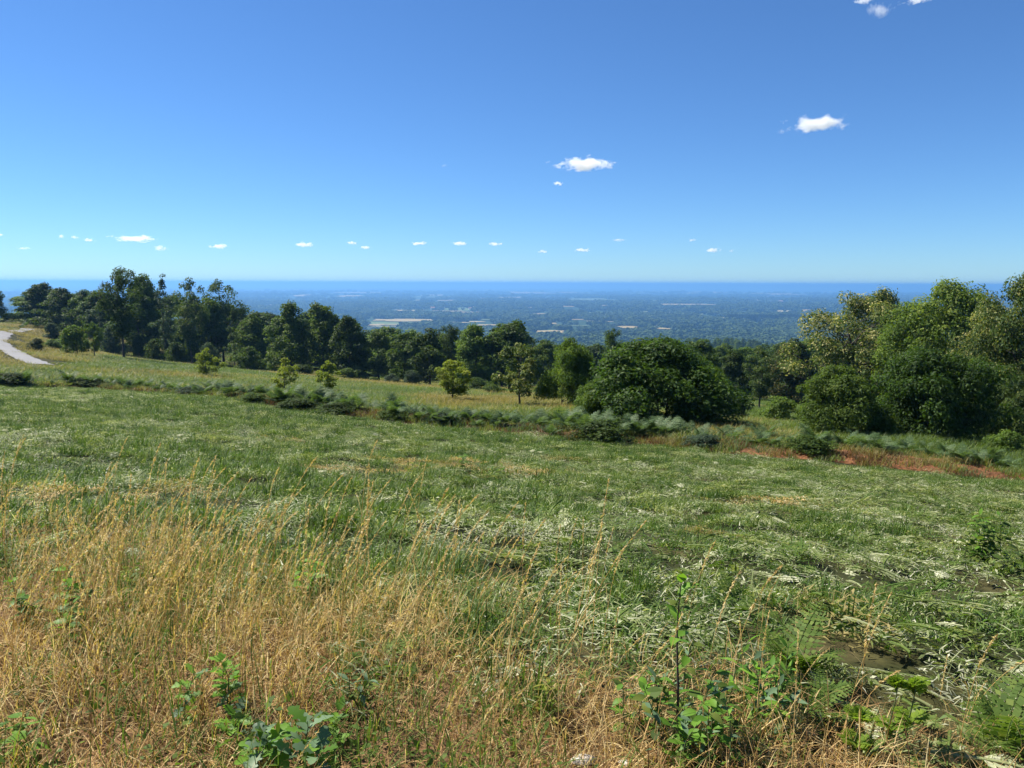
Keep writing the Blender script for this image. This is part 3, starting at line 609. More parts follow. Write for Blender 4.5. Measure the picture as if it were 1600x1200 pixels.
# a few white houses of the village on the plain
m, ns, L = nodes('house_wall'); p = N(ns, 'ShaderNodeBsdfPrincipled'); p.inputs['Base Color'].default_value = (.72, .68, .6, 1); p.inputs['Roughness'].default_value = .9; o_ = N(ns, 'ShaderNodeOutputMaterial'); L.new(p.outputs[0], o_.inputs[0])
m, ns, L = nodes('house_roof'); p = N(ns, 'ShaderNodeBsdfPrincipled'); p.inputs['Base Color'].default_value = (.3, .15, .09, 1); p.inputs['Roughness'].default_value = .9; o_ = N(ns, 'ShaderNodeOutputMaterial'); L.new(p.outputs[0], o_.inputs[0])
bv = np.array([[x_, y_, z_] for z_ in (-1, 5.5) for x_, y_ in ((-8, -5), (8, -5), (8, 5), (-8, 5))], float)
gab = np.array([[-8, 0, 8.6], [8, 0, 8.6]], float)
wall_m = mesh_np('wall', np.concatenate([bv, gab]), [np.array([[0, 1, 5, 4], [1, 2, 6, 5], [2, 3, 7, 6], [3, 0, 4, 7]]), np.array([[4, 7, 8][::-1], [5, 6, 9]])], 'house_wall')
rv_ = np.array([[-8.5, -5.6, 5.2], [8.5, -5.6, 5.2], [8.5, 0, 8.9], [-8.5, 0, 8.9], [-8.5, 5.6, 5.2], [8.5, 5.6, 5.2]], float)
roof_m = mesh_np('roof', np.concatenate([rv_, rv_ + [0, 0, -.3]]), np.array([[0, 1, 2, 3], [3, 2, 5, 4], [0, 6, 7, 1], [5, 11, 10, 4], [7, 6, 9, 8], [8, 9, 10, 11]]), 'house_roof')
for px, py, sc_, lb in [(1219, 474, 1.7, 'largest white house of the village on the plain'), (1206, 475, 1.2, 'white house just left of the largest village house'), (1232, 476, 1.1, 'white house just right of the largest village house'), (1180, 477, 1.0, 'small pale house at the left end of the distant village'),
                     (1041, 494, 1.0, 'lone white house among hedges at the centre of the plain'), (676, 484, 1.2, 'lone white house on the plain left of centre'), (735, 484, 1.0, 'white farmhouse beside pale fields on the plain')]:
    c = hit(px, py); e = link('house', None, loc=(c[0], c[1], c[2] + 3), rot=(0, 0, random.uniform(-.7, .7)), scale=(sc_ * 1.3,) * 3); tag(e, lb, 'house', 'houses on the plain')
    link('wall', wall_m, e); link('roof', roof_m, e)

# ------------------------------------------------------------------ grass and fern pieces
def blade_set(A, P, az_, lean, Ln, Wd, tint, curve=.5, seg=2):
    """tapered bent blades: seg quads + pointed tip; az_ direction of lean, lean angle from vertical"""
    n = len(P); d = np.stack([np.cos(az_), np.sin(az_), 0 * az_], -1); s = np.stack([-np.sin(az_), np.cos(az_), 0 * az_], -1)
    rows = []
    for q in range(seg + 1):
        t = q / (seg + 1); th = lean * (1 + curve * t)
        rows.append((t, th))
    pts = [P]; 
    for q in range(seg + 1):
        th = lean + curve * (q / max(seg, 1)); stp = (Ln / (seg + 1))[:, None]
        pts.append(pts[-1] + (d * np.sin(th)[:, None] + np.array([0, 0, 1.]) * np.cos(th)[:, None]) * stp)
    V = []
    for q in range(seg + 1):
        wq = (Wd * (1 - .75 * (q / (seg + 1))) / 2)[:, None]
        V += [pts[q] - s * wq, pts[q] + s * wq]
    V.append(pts[-1]); k = len(V); V = np.stack(V, 1).reshape(-1, 3); b = np.arange(n)[:, None] * k
    Fq = np.concatenate([b + np.array([[2 * q, 2 * q + 1, 2 * q + 3, 2 * q + 2]]) for q in range(seg)]); Ft = b + np.array([[2 * seg, 2 * seg + 1, 2 * seg + 2]])
    A.V.append(V); A.F += [Fq + A.n, Ft + A.n]; A.T += [np.tile(tint, seg), tint]; A.n += len(V)
def frond_geo(g, L_=.8, pairs=13, droop=.9, z0=.9, width=.36, flatz=False, sub=1):
    """one bracken frond growing from the origin along +x; returns V, F, tints of pinnae and its stalk"""
    t = np.linspace(0, 1, 16); ang = z0 - droop * t ** 1.2; st = L_ / 15
    X = np.concatenate([[0], np.cumsum(np.cos(ang[:-1]) * st)]); Z = np.concatenate([[0], np.cumsum(np.sin(ang[:-1]) * st)])
    A = Acc(); V, F = tube(np.stack([X, 0 * X, Z], -1), .006 * (1 - .8 * t) + .0015, 3); A.add(V, F, .3)
    u = np.linspace(.3, .985, pairs); lp = width * np.sin(np.clip((1 - u) / .7, 0, 1) ** .75 * math.pi * .55 + .04)
    for sgn in (-1, 1):
        P0 = np.stack([np.interp(u, t, X), 0 * u, np.interp(u, t, Z)], -1); an = np.interp(u, t, ang)
        fw = np.stack([np.cos(an), 0 * an, np.sin(an)], -1); D = unit(fw * .45 + np.array([0, sgn * 1., -.18]) + g.normal(size=(pairs, 3)) * .07); Nn = unit(np.stack([-np.sin(an), 0 * an, np.cos(an)], -1) + g.normal(size=(pairs, 3)) * .12)
        for q in range(sub):                                          # each pinna cut into leaflets
            f0, f1 = q / sub, (q + 1.25) / sub
            wq = lp * .34 * (1 - .6 * q / sub) if sub == 1 else lp * .30 * (1.05 - q / sub)
            V, F = leaf_quads(P0 + D * (lp * (f0 + min(f1, 1)) / 2)[:, None], Nn, D if sub == 1 else unit(D + .2 * fw), lp * (min(f1, 1) - f0), wq, .03)
            A.add(V, F, np.clip(g.normal(.5, .17, pairs), 0, 1))
    return A
# bracken prototypes: four single fronds, used as parts of each plant
gF_ = np.random.default_rng(4)
FRONDS = [frond_geo(gF_, L_=gF_.uniform(.85, 1.1), pairs=17, droop=gF_.uniform(.8, 1.4), z0=gF_.uniform(1.0, 1.35), width=gF_.uniform(.24, .34), sub=4).mesh('frond', 'fern') for _ in range(6)]
def bracken(x, y, size, nf, label, group, mat=None, name='bracken', z=None):
    e = link(name, None, loc=(x, y, (gzb(x, y) if z is None else z) - .02), rot=(0, 0, random.uniform(0, 6.28))); tag(e, label, 'fern', group)
    for q in range(nf):
        s_ = size * random.uniform(.75, 1.15)
        f = link('frond', random.choice(FRONDS), e, loc=(random.uniform(-.08, .08), random.uniform(-.08, .08), 0), rot=(0, random.uniform(-.15, .25), q * 6.283 / nf + random.uniform(-.4, .4)), scale=(s_, s_, s_))
        if mat: f.material_slots[0].link = 'OBJECT'; f.material_slots[0].material = MATS[mat]
    return e
# along the bank, denser where the photograph shows it
SEG = [(-60, 60, 1.15, 'bracken on the bank at the left edge of the photo'), (60, 105, .6, 'short bracken beside bare earth at the left of the bank'), (105, 160, 1.1, 'dark bracken clump on the bank below the lane'), (160, 330, .85, 'bracken on the bank left of the pale sapling'),
       (330, 540, 1.05, 'tall bracken on the bank below the two bright saplings'), (540, 700, .95, 'bracken on the bank left of the low spreading tree'), (700, 860, .95, 'bracken on the bank below the orange-tipped tree'), (860, 1000, 1.25, 'tall pale bracken in front of the round chestnut and big bush'),
       (1000, 1130, .95, 'bracken below the big dark bush'), (1130, 1260, 1.0, 'bracken beside the grassy gap'), (1260, 1420, 1.0, 'bracken on red earth before the light green bush'), (1420, 1680, .75, 'scattered bracken at the right end of the bank')]
for p0, p1, sz, lb in SEG:
    nb = max(4, int((p1 - p0) / (8 if p0 < 860 else 9 if p0 < 1130 else 15)))
    for q in range(nb):
        px = p0 + (q + random.random()) * (p1 - p0) / nb
        k = int(np.argmin(np.abs(np.array(EDGE_PX)[:, 0] - px))); v = ray(px, 600)[0]
        off_ = random.uniform(.1, 1.9) if random.random() < .6 else random.uniform(1.9, 4.5)
        if px > 1000: off_ = random.uniform(1.2, 4.5)
        Yg = np.interp(px, [e_[0] for e_ in EDGE_PX], EDGE[:, 1]) + off_
        bracken(v * Yg, Yg, sz * random.uniform(.5, 1.05), random.choice([7, 8, 9]), ('front-row ' if off_ < 1.9 else 'back-row ') + lb, 'bracken along the bank')
for px, py, n_, lb in [(110, 532, 8, 'greyish bracken beside the lane under the round bush'), (100, 545, 9, 'bracken patch between the lane and the dry grass'), (60, 508, 7, 'bracken on the far side of the lane bend')]:
    for q in range(n_):
        c = hit(px + random.uniform(-28, 28), py + random.uniform(-5, 6)); bracken(c[0], c[1], random.uniform(1.0, 1.7), 6, lb, 'bracken near the lane')

# --- mown field: patches of lying strands, cut fern and short regrowth
def mown_patch(seed, litter, pale, clumps, fern, tint0=.3, leaflets=70, size=.62, mat='mown', tall=1.):
    """a small piece of the cut field: matted litter, torn leaflets, lying fern, clumps of green regrowth"""
    g = np.random.default_rng(seed); A = Acc(); hs = size / 2
    disc = lambda n: (lambda r, a: np.column_stack([r * np.cos(a), r * np.sin(a)]))(hs * np.sqrt(g.uniform(0, 1.1, n)), g.uniform(0, 6.283, n))
    if litter:
        n = litter; P = np.column_stack([disc(n), g.uniform(.004, .055, n)]); pal = g.uniform(size=n) < pale
        blade_set(A, P, g.normal(0, 1.1, n) + math.pi * (g.uniform(size=n) < .5), g.normal(1.42, .2, n), g.uniform(.03, .10, n), g.uniform(.004, .010, n), np.where(pal, g.uniform(.7, 1, n), g.uniform(tint0, .72, n)), .15, 1)
    if leaflets:
        n = leaflets; P = np.column_stack([disc(n), g.uniform(.01, .06, n)])
        V, F = leaf_quads(P, unit(np.array([0, 0, 1.]) + g.normal(size=(n, 3)) * .4), rand_dir(n, g), g.uniform(.02, .055, n), g.uniform(.008, .018, n)); A.add(V, F, np.clip(g.normal(.42 + pale * .4, .2, n), 0, 1))
    for q in range(fern):
        fr = frond_geo(g, L_=g.uniform(.16, .3), pairs=12, droop=.3, z0=.15, width=g.uniform(.045, .08), sub=2)
        V = np.concatenate(fr.V); a_ = g.normal(0, 1.1) + math.pi * (g.uniform() < .5); c, s_ = math.cos(a_), math.sin(a_)
        V = V @ np.array([[c, s_, 0], [-s_, c, 0], [0, 0, 1]]) + np.append(disc(1)[0] * .7 - .15 * np.array([c, s_]), g.uniform(.03, .07)); bt = g.uniform(.5, .85)
        for Fq, Tq in zip(fr.F, fr.T): A.F.append(Fq + A.n); A.T.append(np.clip(Tq * .4 + bt - .2, 0, 1))
        A.V.append(V); A.n += len(V)
    if clumps:
        ct = disc(clumps) * .8; rad_ = g.uniform(.05, .13, clumps); hh = g.uniform(.06, .15, clumps) * tall
        n = clumps * 55; k = np.repeat(np.arange(clumps), 55); P = np.column_stack([ct[k] + g.normal(size=(n, 2)) * rad_[k, None], np.zeros(n)])
        blade_set(A, P, g.uniform(0, 6.28, n), np.abs(g.normal(.75, .35, n)), hh[k] * g.uniform(.6, 1.3, n), g.uniform(.006, .012, n), np.clip(g.normal(.36, .14, n) + g.normal(size=clumps)[k] * .08, 0, .64), .5)
    return A.mesh('mown_patch', mat)
#         0-2 green clumps                                                           3-5 pale litter                                                               6-8 fern litter                                                             9 thin, 10-11 straw
mown = [mown_patch(40, 60, .3, 7, 0), mown_patch(41, 90, .35, 5, 0), mown_patch(42, 110, .4, 3, 1, tall=1.3), mown_patch(43, 300, .5, 2, 1), mown_patch(44, 280, .62, 1, 1), mown_patch(45, 280, .42, 3, 2), mown_patch(46, 120, .35, 0, 5, .4), mown_patch(47, 140, .45, 1, 4, .4), mown_patch(48, 100, .3, 1, 6, .4), mown_patch(49, 130, .3, 1, 1, leaflets=40),
        mown_patch(50, 240, .9, 0, 0, mat='thatch'), mown_patch(51, 220, .9, 1, 0, mat='hay')]
def fill(ymin, ymax, spacing, xlim=.95):
    P = []; y = ymin
    while y < ymax:
        hw = y * xlim + 2.5; nx = max(2, int(2 * hw / spacing)); P.append(np.column_stack([np.linspace(-hw, hw, nx) + rng.uniform(-.5, .5, nx) * spacing, np.full(nx, y) + rng.uniform(-.5, .5, nx) * spacing])); y += spacing
    return np.concatenate(P)
Pn, Pf = fill(1.2, 24, .40), fill(24, 60, .5)
P = np.concatenate([Pn, Pf]); big = np.concatenate([np.ones(len(Pn)), np.full(len(Pf), 1.2)])
k = (P[:, 1] < edge_y(P[:, 0]) - np.where(P[:, 0] > 2, .5, .15)) & (P[:, 1] > verge_y(P[:, 0]) - .35) & (np.hypot(P[:, 0], P[:, 1]) > 2.95); P, big = P[k], big[k]; n = len(P)
side = np.clip((P[:, 0] / np.maximum(P[:, 1], 1) + .15) * 1.3, -.3, .8) * np.clip(16 / P[:, 1], 0, 1)
na_ = fbm(P[:, 0] / .75, P[:, 1] / .6, 31, 2); nb_ = fbm(P[:, 0] / 1.1 + 40, P[:, 1] / .8, 32, 2); nc_ = fbm(P[:, 0] / 5, P[:, 1] / 3, 33, 2)
u = (na_ - .5) * 1.5 + (nc_ - .5) * .8 + side * .38 + .45 - .07 * np.clip(P[:, 1] / 30, 0, 1) + rng.normal(0, .09, n)
idx = np.where(u < .5, rng.integers(0, 3, n), np.where(u < .72, rng.integers(3, 6, n), np.where(rng.uniform(size=n) < .25 + side * .8, rng.integers(6, 9, n), rng.integers(3, 6, n))))
thin = (nb_ < .33) & (rng.uniform(size=n) < .8); idx = np.where(thin, 9, idx)
for px, py, rx, ry in [(1180, 792, .8, .6), (1130, 838, .5, .4), (1330, 800, .6, .4), (690, 730, 2.0, .9), (585, 738, 1.5, .5), (800, 745, 1.6, .5), (60, 778, 1.0, .5), (1500, 690, 1, .5), (640, 960, .5, .25), (880, 720, 1.2, .5), (1210, 975, .4, .2), (420, 690, 1.2, .6), (250, 770, .6, .3)]:
    c = hit(px, py); k = (((P[:, 0] - c[0]) / rx) ** 2 + ((P[:, 1] - c[1]) / ry) ** 2 < rng.uniform(.3, 1.3, n)); idx[k] = np.where(rng.uniform(size=k.sum()) < .6, rng.integers(10, 12, k.sum()), idx[k])
yaw = rng.normal(-.12, .7, n) + math.pi * rng.integers(0, 2, n)
s_ = rng.uniform(.8, 1.25, n) * big; lift = np.clip(nb_ - .42, 0, 1) * .24 * np.clip(P[:, 1] / 6, .5, 1) * np.clip(22 / P[:, 1], .3, 1); hz = s_ * rng.uniform(.8, 1.5, n)
rot = slope_rot(P[:, 0], P[:, 1], yaw); tl = .2 * np.clip(20 / P[:, 1], .45, 1) * (idx > 2); rot[:, 0] += rng.normal(0, 1, n) * tl; rot[:, 1] += rng.normal(0, 1, n) * tl
scatter('mown_bracken', np.column_stack([P, height(P[:, 0], P[:, 1]) - .015 + lift]), rot, np.column_stack([s_, s_, hz]), idx, mown, 'freshly mown green grass and flattened bracken covering the field', 'grass')
# tufts of taller green regrowth standing out of the mown field
def tuft(seed, n=60, h=.15, mat='mown', spread=.13, lo=.05, hi=.5, w=.009, lean=.6):
    g = np.random.default_rng(seed); A = Acc(); P = np.column_stack([g.normal(0, spread, (n, 2)), np.zeros(n)])
    blade_set(A, P, g.uniform(0, 6.28, n), np.abs(g.normal(lean, .25, n)), h * g.uniform(.5, 1.2, n), np.full(n, w) * g.uniform(.7, 1.3, n), np.clip(g.uniform(lo, hi, n), 0, 1), .7); return A.mesh('tuft', mat)
tufts = [tuft(60 + q) for q in range(4)]
n = 1800; yy = np.exp(rng.uniform(math.log(4), math.log(50), n)); xx = yy * rng.uniform(-.9, .9, n); k = (yy < edge_y(xx)) & (yy > verge_y(xx)) & (fbm(xx / 2.5, yy / 1.5, 77) + np.clip(xx / yy, -.2, .5) * .25 * np.clip(14 / yy, 0, 1) * -1 > .5); xx, yy = xx[k], yy[k]; n = len(xx)
s_ = rng.uniform(.5, 1.15, n)
scatter('grass_tufts', np.column_stack([xx, yy, height(xx, yy)]), np.column_stack([0 * xx, 0 * xx, rng.uniform(0, 6.28, n)]), np.column_stack([s_, s_, s_ * .8]), rng.integers(0, 4, n), tufts, 'tufts of green regrowth poking out of the mown field', 'grass')
# --- meadow between the bank and the wood, dry and green
def meadow_patch(seed, mat, n=520, h=.3, lo=.1, hi=.8, size=2.2):
    g = np.random.default_rng(seed); A = Acc(); P = np.column_stack([g.uniform(-size / 2, size / 2, (n, 2)), np.zeros(n)])
    blade_set(A, P, g.uniform(0, 6.28, n), np.abs(g.normal(.35, .3, n)), h * g.uniform(.4, 1.3, n), np.full(n, .02), g.uniform(lo, hi, n), .6); return A.mesh('meadow_patch', mat)
meadow = [meadow_patch(80, 'meadow', lo=.05, hi=.6), meadow_patch(81, 'meadow', lo=.2, hi=.8), meadow_patch(82, 'meadow', lo=.5, hi=1), meadow_patch(83, 'hay', lo=.1, hi=1, h=.4), meadow_patch(84, 'fern', lo=.1, hi=.9, h=.35), meadow_patch(85, 'fern_brown', lo=.3, hi=1, h=.3)]
P = []
for a_ in np.arange(R(-48), R(44), .012):
    r0 = 16.
    while r0 < 190: r0 *= 1.03; P.append((math.sin(a_) * r0, math.cos(a_) * r0))
P = np.array(P) + rng.normal(0, .5, (len(P), 2)); P = P[(P[:, 1] > edge_y(P[:, 0]) + 2.5)]
rd_ = np.min(np.hypot(P[:, 0, None] - RC[None, :, 0], P[:, 1, None] - RC[None, :, 1]), 1); P = P[rd_ > 2.6]; rd_ = rd_[rd_ > 2.6]
dn = fbm(P[:, 0] / 9, P[:, 1] / 14, 91) + rng.normal(0, .08, len(P)); dry = dn - .05 - .16 * np.clip(P[:, 0] / 12, 0, 1) + .05 * np.clip(-P[:, 0] / 30, 0, 1) + .25 * np.exp(-(rd_ / 11) ** 2) + .2 * np.exp(-((P[:, 0] / P[:, 1] + .07) / .05) ** 2 - ((P[:, 1] - 45) / 10) ** 2)
idx = np.digitize(dry, [.45, .55, .68, .82]); idx = np.where(rng.uniform(size=len(P)) < .08, 4, idx); idx = np.where((idx == 4) & (dry > .82), 3, idx)
zb_ = height(P[:, 0], P[:, 1]) + bank_h(P[:, 0], P[:, 1]); s_ = rng.uniform(.8, 1.3, len(P)) * (1 + np.hypot(P[:, 0], P[:, 1]) / 120); hz = rng.uniform(.6, 1.3, len(P))
scatter('meadow_grass', np.column_stack([P, zb_ - .02]), slope_rot(P[:, 0], P[:, 1], rng.uniform(0, 6.28, len(P))), np.column_stack([s_, s_, hz]), idx, meadow, 'rough green and straw-coloured meadow grass between bank and wood', 'grass')
# bracken ground cover mixed into the bank and dead brown litter
litter = [meadow_patch(86, 'fern_brown', n=300, h=.22, lo=0, hi=1, size=1.1), meadow_patch(87, 'fern', n=200, h=.3, size=1.1), meadow_patch(88, 'meadow', n=300, h=.28, lo=.3, hi=1, size=1.1), meadow_patch(89, 'hay', n=220, h=.3, lo=0, hi=.8, size=1.1)]
n = 600; xx = rng.uniform(EDGE[1, 0], EDGE[-2, 0], n); yy = edge_y(xx) + rng.uniform(-.1, 2.8, n)
redness = np.clip((xx / np.maximum(yy, 1) - .25) * 2, 0, 1); k = rng.uniform(size=n) > redness * .85; xx, yy = xx[k], yy[k]; n = len(xx)
s_ = rng.uniform(.6, 1.1, n); scatter('bank_undergrowth', np.column_stack([xx, yy, height(xx, yy) + bank_h(xx, yy) - .02]), np.column_stack([0 * xx, 0 * xx, rng.uniform(0, 6.28, n)]), np.column_stack([s_, s_, s_]), np.where(rng.uniform(size=n) < np.clip(xx / np.maximum(yy, 1), 0, .6), rng.choice([0, 3, 3], n), rng.choice([0, 0, 1, 2, 2], n)), litter, 'brown litter and low growth on the earth bank', 'undergrowth')

# --- foreground verge: thatch, short grass, tall golden seed-head stalks
def thatch_patch(seed, size=.9, mat='thatch'):
    g = np.random.default_rng(seed); A = Acc(); n = 420; P = np.column_stack([g.uniform(-size / 2, size / 2, (n, 2)), g.uniform(0, .06, n)])
    blade_set(A, P, g.uniform(0, 6.28, n), np.abs(g.normal(.9, .5, n)), g.uniform(.06, .24, n), g.uniform(.002, .005, n), g.uniform(0, 1, n), .5); return A.mesh('thatch_patch', mat)
def green_under(seed, size=.9):
    g = np.random.default_rng(seed); A = Acc(); n = 200; P = np.column_stack([g.uniform(-size / 2, size / 2, (n, 2)), g.uniform(.0, .12, n)])
    blade_set(A, P, g.uniform(0, 6.28, n), np.abs(g.normal(.5, .4, n)), g.uniform(.08, .25, n), g.uniform(.003, .007, n), g.uniform(.2, .7, n), .5)
    n = 90; c = g.uniform(-size / 2, size / 2, (8, 2)); P = np.column_stack([c[g.integers(0, 8, n)] + g.normal(0, .05, (n, 2)), g.uniform(.03, .18, n)])
    V, F = leaf_quads(P, unit(np.array([0, 0, 1.]) + g.normal(size=(n, 3)) * .5), rand_dir(n, g), g.uniform(.02, .05, n), g.uniform(.012, .028, n)); A.add(V, F, g.uniform(.2, .7, n)); return A.mesh('green_under', 'leaf_light')
under = [thatch_patch(q, mat='straw' if q == 2 else 'thatch') for q in range(3)] + [green_under(10 + q) for q in range(2)]
P = fill(1.2, 9.5, .3, .95); k = P[:, 1] < verge_y(P[:, 0]) + .5 + rng.normal(0, .35, len(P)); P = P[k]; n = len(P)
gr = fbm(P[:, 0] * 1.3, P[:, 1] * 1.3, 61) + .12 * np.clip(-P[:, 0] / 3, -1, 1)
idx = np.where((gr > .54) & (rng.uniform(size=n) < .5), rng.integers(3, 5, n), rng.choice([0, 1, 2, 2], n)); s_ = rng.uniform(.7, 1.1, n)
scatter('verge_thatch', np.column_stack([P, height(P[:, 0], P[:, 1]) - .01]), np.column_stack([0 * P[:, 0], 0 * P[:, 0], rng.uniform(0, 6.28, n)]), np.column_stack([s_, s_, s_ * rng.uniform(.7, 1.2, n)]), idx, under, 'dry brown thatch and low green growth on the roadside verge', 'grass')
def stalk(seed, h=.8):
    g = np.random.default_rng(seed); A = Acc(); lean = g.uniform(.15, .5); t = np.linspace(0, 1, 12); an = lean * .5 + lean * 1.5 * t ** 2.5
    st = h / 11; X = np.concatenate([[0], np.cumsum(np.sin(an[:-1]) * st)]); Z = np.concatenate([[0], np.cumsum(np.cos(an[:-1]) * st)])
    A.add(*tube(np.stack([X, 0 * X, Z], -1), .0021 * (1 - .5 * t), 3), .5)
    n = 46; u = g.uniform(.7, 1, n); P = np.stack([np.interp(u, t, X), 0 * u, np.interp(u, t, Z)], -1) + g.normal(size=(n, 3)) * .0045 * (1.1 - u[:, None]) * 2; a_ = np.interp(u, t, an)
    D = np.stack([np.sin(a_), 0 * a_, np.cos(a_)], -1) + g.normal(size=(n, 3)) * .28
    V, F = leaf_quads(P, rand_dir(n, g), D, g.uniform(.016, .03, n), .0055); A.add(V, F, g.uniform(.5, 1, n))
    n = 3; u = g.uniform(.05, .5, n); blade_set(A, np.stack([np.interp(u, t, X), 0 * u, np.interp(u, t, Z)], -1), g.uniform(0, 6.28, n), g.uniform(.3, .7, n), g.uniform(.15, .3, n), np.full(n, .004), g.uniform(.3, .8, n), 1.0)
    return A.mesh('stalk', 'straw')
stalks = [stalk(300 + q, .62 + .06 * q) for q in range(8)]
# clumps at places seen in the photograph (pixel of the clump foot, spread in metres, count)
X_, Y_ = [], []
for px, py, sp, cn in [(250, 965, .45, 190), (180, 930, .5, 90), (60, 930, .6, 110), (-60, 900, .7, 80), (350, 1010, .6, 120), (480, 960, .5, 80), (620, 1060, .45, 120), (560, 1010, .4, 60), (740, 1050, .4, 60), (830, 1150, .3, 60), (780, 1180, .25, 50), (1180, 1230, .18, 26), (1130, 1230, .15, 16),
                       (960, 1090, .4, 34), (660, 1120, .4, 80), (450, 1090, .5, 110), (250, 1060, .5, 120), (80, 1050, .5, 90), (930, 1000, .5, 26), (1000, 1190, .2, 16), (1330, 1200, .25, 14), (1470, 1150, .3, 10), (1560, 1190, .2, 10), (20, 850, .5, 46), (150, 850, .5, 26), (540, 900, .35, 10), (560, 870, .3, 6), (840, 960, .5, 12), (1090, 1020, .4, 8)]:
    cn = max(3, int(cn * (.2 if py < 940 else .55) * (1 if px < 400 else .5 if px < 600 else .33))); c = hit(px, py); X_.append(c[0] + rng.normal(0, sp, cn)); Y_.append(c[1] + rng.normal(0, sp * .55, cn))
n = 60; yy = rng.uniform(1.6, 7.5, n); xx = yy * rng.uniform(-.9, .0, n); k = yy < verge_y(xx); X_.append(xx[k]); Y_.append(yy[k])
xx = np.concatenate(X_); yy = np.concatenate(Y_); k = np.hypot(xx, yy) > 1.75; xx, yy = xx[k], yy[k]; n = len(xx)
yaw = rng.normal(.15, .75, n); s_ = rng.uniform(.4, .95, n) * np.clip(np.hypot(xx, yy) / 3.0, .5, 1)
scatter('tall_dry_grass', np.column_stack([xx, yy, height(xx, yy) - .01]), np.column_stack([rng.normal(0, .08, n), rng.normal(0, .12, n), yaw]), np.column_stack([s_, s_, s_]), rng.integers(0, 8, n), stalks, 'tall golden grass stalks with nodding seed heads on the verge', 'grass')

# ------------------------------------------------------------------ foreground plants, leaf by leaf
def outline_leaf(pts, fold=.18, mat='leaf_fresh', tint=.5, arch=.25):
    """leaf from a half outline [(t along, half width)], midrib along +x, unit length, folded and arched"""
    V = []; n = len(pts)
    for t_, w_ in pts:
        z = -arch * t_ * t_; V += [(t_, w_, z + abs(w_) * fold), (t_, 0, z), (t_, -w_, z + abs(w_) * fold)]
    F = []
    for q in range(n - 1): b = q * 3; F += [(b, b + 1, b + 4, b + 3), (b + 1, b + 2, b + 5, b + 4)]
    return mesh_np('leaf', np.array(V), np.array(F), mat, np.full(len(F), tint), True)
OAK = [(0, .012), (.12, .02), (.18, .10), (.25, .17), (.31, .09), (.38, .12), (.46, .27), (.53, .28), (.58, .15), (.66, .18), (.74, .29), (.80, .24), (.85, .14), (.92, .14), (.97, .09), (1, .01)]
OVATE = [(0, .01), (.1, .02), (.2, .15), (.35, .25), (.5, .27), (.65, .23), (.8, .14), (.92, .05), (1, .002)]
LANCE = [(0, .008), (.12, .05), (.3, .12), (.5, .15), (.7, .11), (.88, .05), (1, .002)]
LEAF = {k: [outline_leaf(o, f, mt, tn, ar) for tn, f, ar in ((.3, .15, .2), (.5, .3, .35), (.7, .1, .1), (.85, .25, .45))] for k, o, mt in (('oak', OAK, 'leaf_fresh'), ('oak_grey', OAK, 'leaf_bluish'), ('ovate', OVATE, 'leaf_fresh'), ('ovate_dark', OVATE, 'leaf_mid'), ('lance', LANCE, 'leaf_fresh'), ('lance_light', LANCE, 'leaf_sapling'), ('lance_blue', LANCE, 'leaf_bluish'))}
def plant(name, px, py, stems, label, cat='plant', kinds=('ovate',), h=(.3, .5), leaf=(.05, .08), pairs=6, spread=.12, lean=.35, stem_mat='stem_green', r=.004, start=.25, droop=.2, whorl=2, group=None):
    """stems rising from one foot, with leaves set in turn up each stem"""
    c = hit(px, py); e = link(name, None, loc=(c[0], c[1], c[2] - .015)); tag(e, label, cat, group)
    for s in range(stems):
        H_ = random.uniform(*h); a_ = random.uniform(0, 6.28); ln = random.uniform(.3, 1) * lean * H_ if stems > 1 else .06 * H_
        bx0 = random.uniform(-spread, spread) if stems > 1 else 0; by0 = random.uniform(-spread, spread) if stems > 1 else 0
        t = np.linspace(0, 1, 9); path = np.stack([bx0 + math.cos(a_) * ln * t ** 1.6 + np.sin(t * 7 + s) * .008, by0 + math.sin(a_) * ln * t ** 1.6 + np.cos(t * 6 + s) * .008, H_ * t], -1)
        V, F = tube(path, r * (1 - .7 * t), 5); st = link('stem', mesh_np('stem', V, F, stem_mat, smooth=True), e)
        az0 = random.uniform(0, 6.28)
        for q in range(pairs):
            u = start + (1 - start) * (q + .5) / pairs; p = [np.interp(u, t, path[:, k]) for k in range(3)]
            for w_ in range(whorl):
                sz = random.uniform(*leaf) * (1 - .35 * abs(u - .6)); lm = random.choice(LEAF[random.choice(kinds)])
                link('leaf', lm, e, loc=p, rot=(random.uniform(-.4, .4), droop + random.uniform(-.5, .35) - .5 * u, az0 + q * 1.9 + w_ * 6.283 / whorl + random.uniform(-.35, .35)), scale=(sz, sz, sz))
    return e
plant('oak_seedling', 330, 1150, 4, 'left oak seedling with grey-green lobed leaves in the front grass', kinds=('oak', 'oak', 'oak_grey'), h=(.14, .26), leaf=(.055, .085), pairs=6, spread=.13, start=.35, droop=0, whorl=2)
plant('oak_seedling', 352, 1096, 1, 'small oak shoot rising behind the left oak seedling', kinds=('oak',), h=(.18, .2), leaf=(.07, .1), pairs=3, start=.6, droop=-.2)
plant('oak_seedling', 452, 1192, 4, 'broad oak seedling with bright green leaves at the bottom edge', kinds=('oak', 'oak', 'oak_grey'), h=(.12, .24), leaf=(.075, .115), pairs=5, spread=.15, start=.4, droop=0)
plant('oak_seedling', 520, 1165, 2, 'oak seedling with small leaves right of the broad one', kinds=('oak', 'ovate'), h=(.1, .16), leaf=(.06, .09), pairs=3, spread=.06, start=.4, droop=0)
plant('weed', 553, 1118, 2, 'dark dusty-leaved weed amid reddish grass left of centre', kinds=('ovate_dark', 'lance_blue'), h=(.16, .22), leaf=(.06, .08), pairs=4, spread=.04, start=.4)
